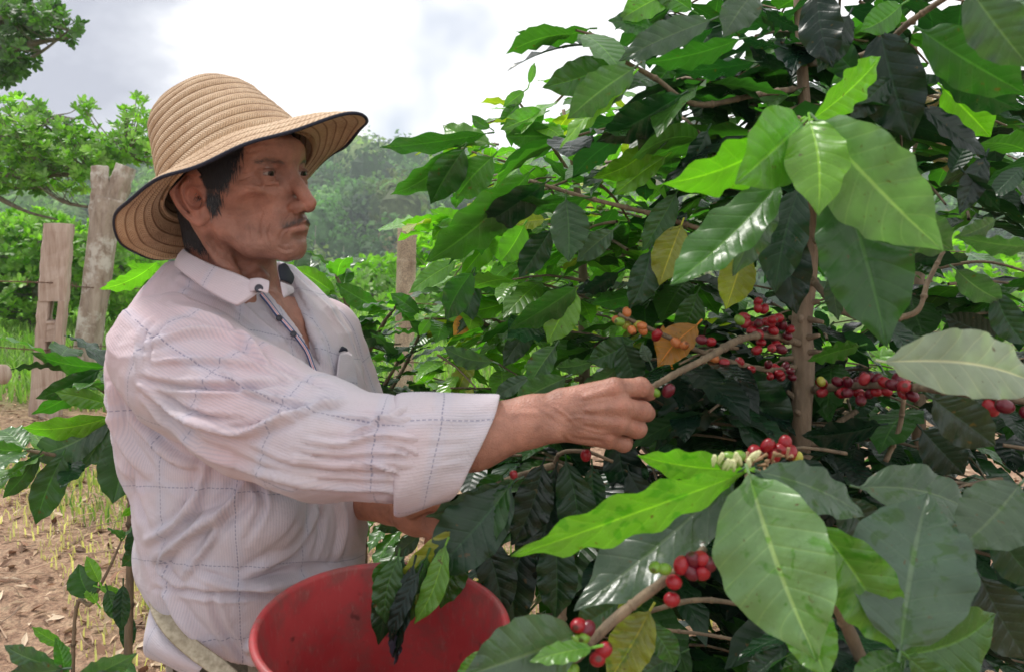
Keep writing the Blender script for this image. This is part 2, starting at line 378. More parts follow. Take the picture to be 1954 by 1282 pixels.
def leafy(name, label, cat, limbs, blobs, size, colA, colB, group=None, nl=8, base=None, twig=.006, crown_name='crown'):
    """limbs: list of (points, radii); blobs: (px,py,rx,ry,d,dd,n)"""
    b0 = base if base is not None else limbs[0][0][0]
    root = empty(name, b0, label, cat, group)
    wb = MB(); sk = []
    for pts, rad in limbs:
        pp, rr = tube(wb, pts, rad, 8, knobs=.05); sk.append(pp)
    sk = np.concatenate(sk)
    pts = []
    for (px, py, rx, ry, d, dd, n) in blobs:
        for _ in range(n):
            while True:
                q = rng.uniform(-1, 1, 3)
                if q@q < 1: break
            q = q/np.sqrt(q@q)*(q@q)**.22
            pts.append(P(px+q[0]*rx, py+q[1]*ry, d+q[2]*dd))
    pts = np.array(pts); D = np.zeros_like(pts)
    for i, p in enumerate(pts):
        j = np.argmin(((sk-p)**2).sum(1)); v = p-sk[j]; D[i] = nrm(v)+np.array((0, 0, .75))+rng.normal(0, .35, 3)
        if i % 2 == 0 and twig:
            mid = sk[j]+v*.55+np.array((0, 0, -.08*np.linalg.norm(v)))
            tube(wb, [sk[j], mid, p], [twig, twig*.5], 4, cap=False, k=3)
    wb.build('trunk', M_tbark, root)
    fb = MB(); tt = rng.uniform(0, 1, (len(pts), 1)); cols = np.array(colA)*(1-tt)+np.array(colB)*tt
    rosettes(fb, pts, D, np.full(len(pts), size), cols, nl)
    fb.build(crown_name, M_leaf_small, root, smooth=False)
    return root
GA, GB = (.075, .16, .03), (.26, .42, .07)
leafy('broadleaf_tree', 'broadleaf tree with mid green leaf rosettes reaching over the forked stump', 'tree',
      [([P(-420, 1000, 6.6), P(-300, 640, 6.7), P(-200, 420, 6.8), P(-60, 345, 6.8), P(60, 335, 6.7), P(170, 330, 6.6), P(240, 290, 6.6)], [.14, .10, .06, .035, .022, .014, .008]),
       ([P(-200, 420, 6.8), P(-40, 300, 6.7), P(60, 250, 6.7), P(110, 220, 6.7)], [.07, .05, .03, .01]),
       ([P(60, 335, 6.7), P(120, 385, 6.6), P(210, 400, 6.6)], [.03, .015, .006]),
       ([P(-60, 345, 6.8), P(40, 400, 6.9), P(110, 420, 6.8)], [.03, .015, .006])],
      [(30, 245, 75, 60, 6.7, .5, 130), (90, 285, 85, 55, 6.7, .5, 150), (150, 300, 80, 40, 6.6, .4, 90), (230, 275, 60, 40, 6.6, .35, 55), (262, 225, 35, 38, 6.6, .3, 34),
       (275, 285, 35, 30, 6.6, .3, 22), (110, 340, 90, 30, 6.6, .4, 70), (20, 330, 60, 40, 6.8, .5, 70), (160, 220, 20, 25, 6.6, .2, 12), (-60, 290, 90, 90, 6.9, .6, 150)],
      .066, GA, GB)
leafy('broadleaf_tree', 'darker tree bough hanging into the top left corner of the sky', 'tree',
      [([P(-520, 1050, 7.8), P(-420, 500, 7.9), P(-260, 180, 8), P(-100, 110, 8), P(10, 95, 7.9), P(80, 80, 7.9), P(140, 72, 7.9)], [.2, .16, .12, .08, .05, .025, .01]),
       ([P(-100, 110, 8), P(0, 130, 7.9), P(70, 105, 7.9), P(130, 60, 7.8)], [.05, .03, .015, .008]), ([P(-100, 60, 8), P(20, 30, 7.9), P(80, 5, 7.9)], [.05, .03, .01])],
      [(10, 40, 60, 50, 8, .6, 100), (60, 25, 50, 35, 7.9, .5, 60), (110, 55, 48, 28, 7.9, .4, 40), (20, 100, 50, 45, 8, .6, 60), (15, 145, 30, 18, 7.9, .3, 20), (-80, 60, 100, 90, 8.2, .8, 140)],
      .085, (.035, .075, .025), (.10, .19, .045), group=None)
leafy('leafy_bush', 'light green rounded bush behind the fence posts at left', 'bush',
      [([P(60, 640, 9.6), P(70, 560, 9.6), P(50, 470, 9.6)], [.07, .05, .02]), ([P(80, 620, 9.6), P(190, 520, 9.5), P(230, 460, 9.5)], [.05, .03, .01])],
      [(70, 480, 110, 75, 9.6, .8, 330), (0, 500, 80, 90, 9.8, .8, 200), (215, 490, 105, 70, 9.4, .7, 260), (60, 560, 140, 50, 9.5, .8, 190), (270, 560, 80, 60, 9.5, .6, 130)],
      .105, (.08, .18, .025), (.27, .44, .06), nl=9)
leafy('leafy_bush', 'dense pale green bush beyond the bamboo post and behind the coffee', 'bush',
      [([P(900, 760, 8.6), P(900, 650, 8.6), P(880, 560, 8.6)], [.06, .04, .02]), ([P(1010, 740, 8.4), P(1050, 600, 8.4), P(1060, 520, 8.4)], [.06, .03, .01])],
      [(880, 600, 130, 110, 8.6, 1, 300), (1020, 560, 140, 130, 8.5, 1, 330), (1180, 520, 130, 150, 8.6, 1, 240), (900, 720, 140, 60, 8.0, .8, 200), (820, 480, 45, 35, 8.9, .4, 50)],
      .12, (.09, .20, .02), (.28, .46, .06), nl=8)
leafy('leafy_bush', 'pale green bush on the valley edge between the man and the bamboo post', 'bush',
      [([P(670, 700, 14), P(680, 630, 14), P(690, 570, 14)], [.08, .05, .02])],
      [(690, 580, 100, 55, 14, 1.2, 300), (760, 640, 90, 60, 13, 1, 220), (620, 620, 60, 60, 13.5, 1, 160), (720, 520, 50, 28, 14.5, .6, 60)],
      .15, (.08, .16, .03), (.22, .36, .07), nl=8)
leafy('leafy_bush', 'bright green bush glimpsed low between coffee trunks at right', 'bush',
      [([P(1680, 960, 6.0), P(1680, 820, 6.0), P(1700, 700, 6.0)], [.05, .03, .01])],
      [(1650, 780, 200, 140, 6.0, .7, 240), (1850, 620, 160, 160, 6.2, .7, 200), (1400, 800, 120, 80, 6.3, .6, 120)],
      .10, (.08, .20, .02), (.25, .42, .06), nl=8)

# ---------------------------------------------------------------- fence posts and wire
M_post = bark_material('weathered_wood', (.26, .17, .125), (.52, .42, .35), 26, (1, 1, .10), .8)
def rough_column(mb, pts, radii, n, c=(1, 1, 1), seed=0, sq=None, ridge=.08):
    pts = catmull(pts, 14); rr = np.interp(np.linspace(0, 1, len(pts)), np.linspace(0, 1, len(radii)), radii)
    T, A, B = frames(pts); th = np.arange(n)*2*math.pi/n; V = []
    for i in range(len(pts)):
        z = i/len(pts)*6
        rad = np.array([1+ridge*(mnoise.noise(Vector((math.cos(a)*2.3+seed, math.sin(a)*2.3, z*.35)))*1.6+mnoise.noise(Vector((math.cos(a)*7+seed, math.sin(a)*7, z*1.1)))*.8) for a in th])
        if sq: rad *= (np.abs(np.cos(th))**sq+np.abs(np.sin(th))**sq)**(-1/sq)
        V.append(pts[i]+(A[i]*np.cos(th)[:, None]+B[i]*np.sin(th)[:, None])*(rr[i]*rad)[:, None])
    V = np.array(V); k = len(pts)
    top = V[-1].mean(0)+T[-1]*.004+np.array((0, 0, -.01)); bot = V[0].mean(0)
    vv = np.vstack([V.reshape(-1, 3), bot, top]); tr = []
    for j in range(n): tr += [(k*n, (j+1) % n, j), (k*n+1, (k-1)*n+j, (k-1)*n+(j+1) % n)]
    mb.add(vv, gridq(k, n, True), tr, c=c)
# squared post: two side planks with a mortise gap between, joined by solid lengths
def plankblock(mb, A, B, w, dpt, yaw=.3, n=9):
    A = np.array(A); B = np.array(B); u = np.array((math.cos(yaw), math.sin(yaw), 0)); v = np.array((-math.sin(yaw), math.cos(yaw), 0)); V = []
    for i in range(n+1):
        c = A+(B-A)*i/n; j = rng.normal(0, .0022, (8, 2)); k = 0
        for (a, b_) in ((-1, -.8), (-.8, -1), (.8, -1), (1, -.8), (1, .8), (.8, 1), (-.8, 1), (-1, .8)):
            V.append(c+u*(a*w/2+j[k, 0])+v*(b_*dpt/2+j[k, 1])); k += 1
    V = np.array(V); q = gridq(n+1, 8, True); V = np.vstack([V, A, B+np.array((0, 0, .006))]); tr = []
    for j in range(8): tr += [((n+1)*8, (j+1) % 8, j), ((n+1)*8+1, n*8+j, n*8+(j+1) % 8)]
    mb.add(V, q, tr)
bp = P(84, 800, 5.05); bp[2] = zt(bp[0], bp[1])-.1; root = empty('fence_post', bp, 'squared weathered fence post with a mortise hole, left of the forked stump', 'post')
pb = MB(); tp = P(113, 428, 5.05)
ax = tp-bp
def on(t_): return bp+ax*t_
hgt = ax[2]
def tz(py): return (P(100, py, 5.05)[2]-bp[2])/hgt
plankblock(pb, on(0), on(tz(700)), .165, .14); plankblock(pb, on(tz(700))+np.array((-.047, 0, 0)), on(tz(575))+np.array((-.047, 0, 0)), .068, .138)
plankblock(pb, on(tz(700))+np.array((.057, 0, 0)), on(tz(575))+np.array((.057, 0, 0)), .040, .136)
plankblock(pb, on(tz(575)), on(1), .150, .14)
plankblock(pb, on(tz(650))+np.array((.01, 0, 0)), on(tz(612))+np.array((.01, 0, 0)), .07, .10)
pb.build('timber', M_post, root, smooth=False)
rt = P(165, 720, 6.0); rt[2] = zt(rt[0], rt[1])-.1
root2 = empty('fence_post', rt, 'tall gnarled grey fence stump with a forked top', 'post')
gb = MB(); rough_column(gb, [rt+np.array((-.02, 0, 0)), P(170, 640, 6.0), P(186, 540, 6.0), P(196, 440, 6.0), P(206, 380, 6.0)], [.088, .088, .088, .092, .105], 40, seed=3, ridge=.16)
rough_column(gb, [P(197, 430, 6.0), P(196, 380, 5.98), P(192, 350, 5.98), P(190, 319, 5.98)], [.08, .07, .062, .056], 30, seed=9, ridge=.2)
rough_column(gb, [P(204, 430, 6.0), P(216, 385, 6.02), P(230, 350, 6.02), P(241, 318, 6.02)], [.08, .074, .066, .060], 30, seed=14, ridge=.2)
gb.build('stump', bark_material('gnarled_bark', (.17, .115, .08), (.44, .37, .30), 14, (1, 1, .35), .9, lichen=(.50, .46, .40)), root2)
# bamboo post
bb = P(768, 800, 5.4); bb[2] = zt(bb[0], bb[1])-.1
root3 = empty('fence_post', bb, 'upright brown bamboo fence post with ringed joints behind the man', 'post')
mb3 = MB(); topb = P(777, 434, 5.4); Lb = topb-bb; nb = 90; th = np.arange(28)*2*math.pi/28; V = []
jt = [((P(777, y_, 5.4)[2]-bb[2])/Lb[2]) for y_ in (500, 578, 662, 745)]
for i in range(nb+1):
    s_ = i/nb; r_ = .0655-.004*s_
    for jj in jt: r_ += .004*math.exp(-((s_-jj)/.008)**2)-.003*math.exp(-((s_-jj-.014)/.007)**2)
    V.append(bb+Lb*s_+np.stack([np.cos(th)*r_, np.sin(th)*r_, 0*th], 1))
V = np.array(V).reshape(-1, 3)
ri = V[-28:]-Lb*0; ctr = bb+Lb
inner = ctr+(ri-ctr)*.8; deep = inner-np.array((0, 0, .08))
mb3.add(np.vstack([V, inner, deep, ctr-np.array((0, 0, .08))]), np.vstack([gridq(nb+3, 28, True)]), [((nb+3)*28, (nb+2)*28+j, (nb+2)*28+(j+1) % 28) for j in range(28)])
m, t, b, out = newmat('bamboo'); nA = objnoise(t, 8, 5, .65, mapping=(1, 1, .5)); rA = ramp(t, [(.3, (.20, .14, .09)), (.5, (.38, .30, .20)), (.7, (.52, .45, .32))]); t.links.new(nA.outputs[0], rA.inputs[0])
nB = objnoise(t, 130, 4, .7); rB = ramp(t, [(.4, .55), (.6, 1.1)]); t.links.new(nB.outputs[0], rB.inputs[0]); t.links.new(mixc(t, 1., rA.outputs[0], rB.outputs[0], 'MULTIPLY'), b.inputs['Base Color']); b.inputs['Roughness'].default_value = .65; bump(t, b, nB.outputs[0], .4, .004)
mb3.build('cane', m, root3)
wr = MB(); m, t, b, out = newmat('rusty_wire'); b.inputs['Base Color'].default_value = (.16, .09, .06, 1); b.inputs['Roughness'].default_value = .6; b.inputs['Metallic'].default_value = .5; M_wire = m
def wire(ptsl, lab):
    w = MB(); pts = catmull(ptsl, 40)
    for ph in (0, math.pi):
        a = np.arange(len(pts))*.9+ph; off = np.stack([0*a, np.cos(a)*.003, np.sin(a)*.003], 1); tube(w, pts+off, .0022, 5, smooth=False)
    for i in range(6, len(pts)-4, 9):
        for s in (-1, 1): tube(w, [pts[i]+np.array((-.004, -.002, -.02*s)), pts[i]+np.array((.002, .004, 0)), pts[i]+np.array((.006, -.01, .02*s))], .0016, 4, smooth=False)
    tag(w.build('barbed_wire', M_wire), lab, 'wire')
wire([P(-260, 532, 4.4), P(95, 540, 4.96), P(172, 549, 5.9), P(420, 556, 5.8), P(768, 578, 5.33), P(1250, 600, 4.8)], 'upper rusty barbed wire strung along the fence posts')
wire([P(-260, 640, 4.4), P(88, 668, 4.96), P(160, 660, 5.9), P(420, 668, 5.8), P(766, 690, 5.33), P(1250, 700, 4.8)], 'lower rusty barbed wire strung along the fence posts')
# cut log at the left edge
lg = MB(); c = P(-40, 712, 4.6); rough_column(lg, [c+np.array((-.5, .25, -.02)), c, c+np.array((.165, -.05, 0))], [.06, .056, .055], 26, seed=5, ridge=.08)
tag(lg.build('log', M_post), 'short sawn log lying on the grass at the left picture edge', 'log')

# ---------------------------------------------------------------- litter, twigs, grass
def gz(x, y): return float(zt(x, y))
lt = MB(); nL = 5200
px_ = rng.uniform(-150, 1954, nL); dd_ = 2.2+rng.uniform(0, 1, nL)**1.2*4.6
X = (px_-977)/FPX*dd_; Y = dd_; Z = zt(X, Y)+.006
sz = rng.uniform(.010, .036, nL); ang = rng.uniform(0, 6.28, nL); tl = rng.normal(0, .35, (nL, 2))
u = np.stack([np.cos(ang), np.sin(ang), tl[:, 0]], 1); w = np.stack([-np.sin(ang), np.cos(ang), tl[:, 1]], 1)
wid = rng.uniform(.12, .5, nL)
c = np.stack([X, Y, Z], 1); up = np.array((0, 0, 1.))
v = np.stack([c-u*sz[:, None], c-w*(sz*wid)[:, None]+up*.004, c+u*sz[:, None], c+w*(sz*wid)[:, None]+up*.006], 1)
cc = np.array([(.42, .27, .17), (.26, .14, .085), (.50, .36, .24), (.60, .47, .34), (.17, .095, .06)])[rng.integers(0, 5, nL)]*rng.uniform(.7, 1.25, (nL, 1))
lt.add(v.reshape(-1, 3), np.arange(nL*4).reshape(-1, 4), c=np.repeat(cc, 4, 0))
for _ in range(340):
    x = (rng.uniform(-100, 1200)-977)/FPX; d = rng.uniform(2.3, 5.2); p = np.array((x*d, d, gz(x*d, d)+.01)); a = rng.uniform(0, 6.28); L = rng.uniform(.06, .3)
    q = p+np.array((math.cos(a)*L, math.sin(a)*L, rng.uniform(0, .05))); tube(lt, [p, (p+q)/2+rng.normal(0, .012, 3), q], .0022, 4, tuple(np.array((.36, .25, .17))*rng.uniform(.6, 1.4)), cap=False, k=3)
m, t, b, out = newmat('litter'); t.links.new(attr(t).outputs['Color'], b.inputs['Base Color']); b.inputs['Roughness'].default_value = .85
tag(lt.build('leaf_litter', m, smooth=False), 'dry brown leaves and twigs scattered over the soil', 'leaf litter', kind='stuff')
def grass(name, label, N_, pxr, dr, h, colA, colB, keep=None):
    g = MB(); px_ = rng.uniform(*pxr, N_); d_ = rng.uniform(*dr, N_); X = (px_-977)/FPX*d_; Y = d_
    if keep is not None:
        k = np.array([mnoise.noise(Vector((a*.9, b_*.9, 3))) > keep for a, b_ in zip(X, Y)]); X, Y, d_ = X[k], Y[k], d_[k]
    n = len(X); Z = zt(X, Y); hh = h*rng.uniform(.4, 1.3, n); a = rng.uniform(0, 6.28, n); ln = rng.uniform(.1, .7, n)
    wv = np.stack([np.cos(a), np.sin(a), 0*a], 1)*(hh*.035+.0015)[:, None]; out_ = np.stack([-np.sin(a), np.cos(a), 0*a], 1)
    c = np.stack([X, Y, Z], 1); m1 = c+out_*(hh*ln*.3)[:, None]+np.array((0, 0, 1))*(hh*.6)[:, None]; tp_ = c+out_*(hh*ln)[:, None]+np.array((0, 0, 1))*(hh*(1-.3*ln))[:, None]
    v = np.stack([c-wv, c+wv, m1+wv*.8, m1-wv*.8, tp_], 1); b0 = np.arange(n)[:, None]*5
    tt = rng.uniform(0, 1, (n, 1)); cc = (np.array(colA)*(1-tt)+np.array(colB)*tt)
    g.add(v.reshape(-1, 3), b0+np.array([0, 1, 2, 3]), b0+np.array([3, 2, 4]), c=np.repeat(cc, 5, 0))
    return tag(g.build(name, M_leaf_small, smooth=False), label, 'grass', kind='stuff')
grass('grass', 'rough green grass on the slope beyond the fence', 42000, (-200, 1500), (5.2, 15), .16, (.10, .19, .035), (.30, .42, .11))
grass('grass_tufts', 'thin grass and weeds growing through the litter', 9000, (-150, 1300), (2.6, 6), .08, (.09, .17, .03), (.34, .32, .12), keep=.12)
grass('dry_grass', 'dead straw-coloured grass matted over the soil', 8000, (-150, 1500), (2.3, 5.6), .05, (.40, .29, .17), (.58, .47, .28), keep=-.05)
# ---------------------------------------------------------------- implicit surfaces
def smin(a, b, k):
    if k <= 0: return np.minimum(a, b)
    h = np.clip(.5+.5*(b-a)/k, 0, 1); return b+(a-b)*h-k*h*(1-h)
def smax(a, b, k): return -smin(-a, -b, k)
def sph(P_, c, r): return np.linalg.norm(P_-np.asarray(c, np.float32), axis=1)-r
def ell(P_, c, r, M=None):
    q = P_-np.asarray(c, np.float32)
    if M is not None: q = q@np.asarray(M, np.float32)      # columns of M are the ellipsoid axes
    r = np.asarray(r, np.float32); k0 = np.linalg.norm(q/r, axis=1); k1 = np.linalg.norm(q/(r*r), axis=1)+1e-9
    return k0*(k0-1)/k1
def cap(P_, a, b, ra, rb=None, flat=None):
    a = np.asarray(a, np.float32); b = np.asarray(b, np.float32); rb = ra if rb is None else rb
    ab = b-a; q = P_-a; h = np.clip(q@ab/(ab@ab), 0, 1); w = q-h[:, None]*ab
    if flat is not None:                                    # squash along a direction
        n, s = flat; n = np.asarray(n, np.float32); w = w+((w@n)*(1/s-1))[:, None]*n
    d = np.linalg.norm(w, axis=1)-(ra+(rb-ra)*h)
    return d
def surface(f, lo, hi, h):
    lo = np.asarray(lo, float); hi = np.asarray(hi, float)
    S = 4; nb = np.ceil((hi-lo)/(h*S)).astype(int); n = nb*S+1
    ax = [lo[i]+h*np.arange(n[i]) for i in range(3)]
    cc = np.stack(np.meshgrid(*[lo[i]+h*S*(np.arange(nb[i])+.5) for i in range(3)], indexing='ij'), -1).reshape(-1, 3).astype(np.float32)
    fc = f(cc).reshape(nb); act = np.abs(fc) < h*S*1.35
    F = np.repeat(np.repeat(np.repeat(np.sign(fc)*h*S, S, 0), S, 1), S, 2).astype(np.float32)
    F = np.pad(F, ((0, 1),)*3, mode='edge')
    mask = np.zeros(n, bool); A = np.repeat(np.repeat(np.repeat(act, S, 0), S, 1), S, 2)
    for dx in (0, 1):
        for dy in (0, 1):
            for dz in (0, 1): mask[dx:dx+A.shape[0], dy:dy+A.shape[1], dz:dz+A.shape[2]] |= A
    I = np.argwhere(mask); pts = (lo+I*h).astype(np.float32)
    vals = np.concatenate([f(pts[k:k+400000]) for k in range(0, len(pts), 400000)])
    F[mask] = vals; In = F < 0
    c = [In[i:n[0]-1+i, j:n[1]-1+j, k:n[2]-1+k] for i in (0, 1) for j in (0, 1) for k in (0, 1)]
    sm = sum(x.astype(np.int8) for x in c); cell = (sm > 0) & (sm < 8)
    ci = np.argwhere(cell); idx = -np.ones(cell.shape, int); idx[cell] = np.arange(len(ci))
    acc = np.zeros((len(ci), 3)); cnt = np.zeros(len(ci))
    corners = [(i, j, k) for i in (0, 1) for j in (0, 1) for k in (0, 1)]
    for a in corners:
        for d in range(3):
            if a[d]: continue
            b = list(a); b[d] = 1
            fa = F[tuple((ci+a).T)]; fb = F[tuple((ci+b).T)]; m_ = (fa < 0) != (fb < 0)
            t_ = fa/(fa-fb+1e-20)*m_; p = np.array(a, float)[None]+0*acc; p[:, d] += t_
            acc += p*m_[:, None]; cnt += m_
    V = lo+(ci+acc/cnt[:, None])*h
    Q = []
    for d in range(3):
        e = [slice(None)]*3; g = [slice(None)]*3; e[d] = slice(0, -1); g[d] = slice(1, None)
        x = In[tuple(e)] != In[tuple(g)]; s = In[tuple(e)]
        o1, o2 = [(1, 2), (2, 0), (0, 1)][d]
        E = np.argwhere(x); ok = (E[:, o1] > 0) & (E[:, o2] > 0) & (E[:, o1] < n[o1]-1) & (E[:, o2] < n[o2]-1); E = E[ok]
        sg = s[tuple(E.T)]
        def at(a, b):
            q = E.copy(); q[:, o1] += a; q[:, o2] += b; return idx[tuple(q.T)]
        q = np.stack([at(-1, -1), at(0, -1), at(0, 0), at(-1, 0)], 1); q[~sg] = q[~sg][:, ::-1]; Q.append(q)
    Q = np.concatenate(Q); Q = Q[(Q >= 0).all(1)]
    V = relax(V, Q, 1, .5)
    for _ in range(2):
        Vf = V.astype(np.float32); e = h*.5
        G = np.stack([f(Vf+np.eye(3, dtype=np.float32)[i]*e)-f(Vf-np.eye(3, dtype=np.float32)[i]*e) for i in range(3)], 1)/(2*e)
        g2 = np.maximum((G**2).sum(1), .15); d = f(Vf); st = np.clip(d/g2, -h*.6, h*.6)
        V = V-G*st[:, None]
    return V, Q
def relax(V, Q, it, lam):
    for _ in range(it):
        S = np.zeros_like(V); c = np.zeros(len(V))
        for a, b in ((0, 1), (1, 2), (2, 3), (3, 0)):
            for i, j in ((a, b), (b, a)):
                for k in range(3): S[:, k] += np.bincount(Q[:, i], V[Q[:, j], k], len(V))
                c += np.bincount(Q[:, i], minlength=len(V))
        V = V+(S/np.maximum(c, 1)[:, None]-V)*lam
    return V
def vnormals(V, Q):
    n = np.cross(V[Q[:, 2]]-V[Q[:, 0]], V[Q[:, 3]]-V[Q[:, 1]]); out = np.zeros_like(V)
    for i in range(4):
        for k in range(3): out[:, k] += np.bincount(Q[:, i], n[:, k], len(V))
    return nrmr(out)
def pxdist(V, line):
    """distance in photo pixels from projected vertices to a drawn polyline, and side sign"""
    x, y, d = proj(V); p = np.stack([x, y], 1); best = np.full(len(p), 1e9); sg = np.zeros(len(p)); tt = np.zeros(len(p))
    L = np.asarray(line, float); nseg = len(L)-1
    for i in range(nseg):
        a, b = L[i], L[i+1]; ab = b-a; q = p-a; h = np.clip(q@ab/(ab@ab), 0, 1); w = q-h[:, None]*ab; dd = np.hypot(w[:, 0], w[:, 1])
        m_ = dd < best; best = np.where(m_, dd, best); sg = np.where(m_, np.sign(ab[0]*q[:, 1]-ab[1]*q[:, 0]), sg); tt = np.where(m_, (i+h)/nseg, tt)
    return best, sg, tt
def folds(V, Q, lines, scale=1.0, sharp=1.0):
    """push ridges (+) and creases (-) into the camera side of a surface: (points, width px, height m)"""
    Nn = vnormals(V, Q); face = np.clip((Nn*nrmr(CAM-V)).sum(1)*2.2, 0, 1); D = np.zeros(len(V))
    for pts, w, hgt in lines:
        w = w*sharp
        pts = catmull([tuple(p)+(0,) for p in pts], 6)[:, :2] if len(pts) > 2 else pts
        d, s, t_ = pxdist(V, pts)
        env = np.sin(np.pi*np.clip(t_*.94+.03, 0, 1))**.6
        sd_ = d*s
        prof = np.exp(-(sd_/w)**2)-.45*np.exp(-((np.abs(sd_)-1.9*w)/w)**2)
        D += prof*env*hgt*scale
    return V+Nn*(D*face)[:, None]
def fit_bounds(pts, r): 
    pts = np.asarray(pts); return pts.min(0)-r, pts.max(0)+r
# ================================================================ the man
S_ = .001*1.05
YAW = R(69); Fh = np.array((math.sin(YAW), -math.cos(YAW), 0)); Lh = np.array((math.cos(YAW), math.sin(YAW), 0)); Uh = np.array((0, 0, 1.))
tiltp = R(3)    # chin very slightly down
Fh2 = Fh*math.cos(tiltp)-Uh*math.sin(tiltp); Uh2 = Uh*math.cos(tiltp)+Fh*math.sin(tiltp)
rl = R(7)
Lh2 = Lh*math.cos(rl)+Uh2*math.sin(rl); Uh3 = Uh2*math.cos(rl)-Lh*math.sin(rl)
HM = np.stack([Fh2, Lh2, Uh3], 1); H0 = P(447, 374, 1.12)
# crown frame of the hat, needed so that scalp and hair stay inside it
axis = nrm(Uh*1.0-Fh*.58+Lh*.03); CB = np.array((-.351, 1.115, CAMZ))-Fh*.010+np.array((0, 0, .142))
cF = nrm(Fh-axis*np.dot(Fh, axis)); cN = np.cross(axis, cF); cN = cN if np.dot(cN, -Lh) > 0 else -cN
def in_hat(V, f=.90):
    q = V-CB; h = q@axis; a = q@cF; b_ = q@cN; sh = np.interp(h, [0, .06, .1, .13], [1, .88, .72, .3]); e = np.sqrt((a/(.100*sh))**2+(b_/(.086*sh))**2)
    w = np.clip((h+.012)/.015, 0, 1); k = np.where(e > f, f/np.maximum(e, 1e-6), 1); k = 1+(k-1)*w
    hh = np.minimum(h, .105)
    return CB+axis*hh[:, None]+cF*(a*k)[:, None]+cN*(b_*k)[:, None]
def h2w(p): return H0+(np.asarray(p, float)*S_)@HM.T
def w2h(p): return ((np.asarray(p, float)-H0)@HM)/S_
YB = R(60); Fb = np.array((math.sin(YB), -math.cos(YB), 0)); Lb_ = np.array((math.cos(YB), math.sin(YB), 0))   # body forward / far side
TC = P(478, 720, 1.2)                                        # torso centre
def bw(f, l, u): return TC+Fb*f+Lb_*l+np.array((0, 0, u))    # metres
zneck = P(440, 540, 1.15)[2]-TC[2]
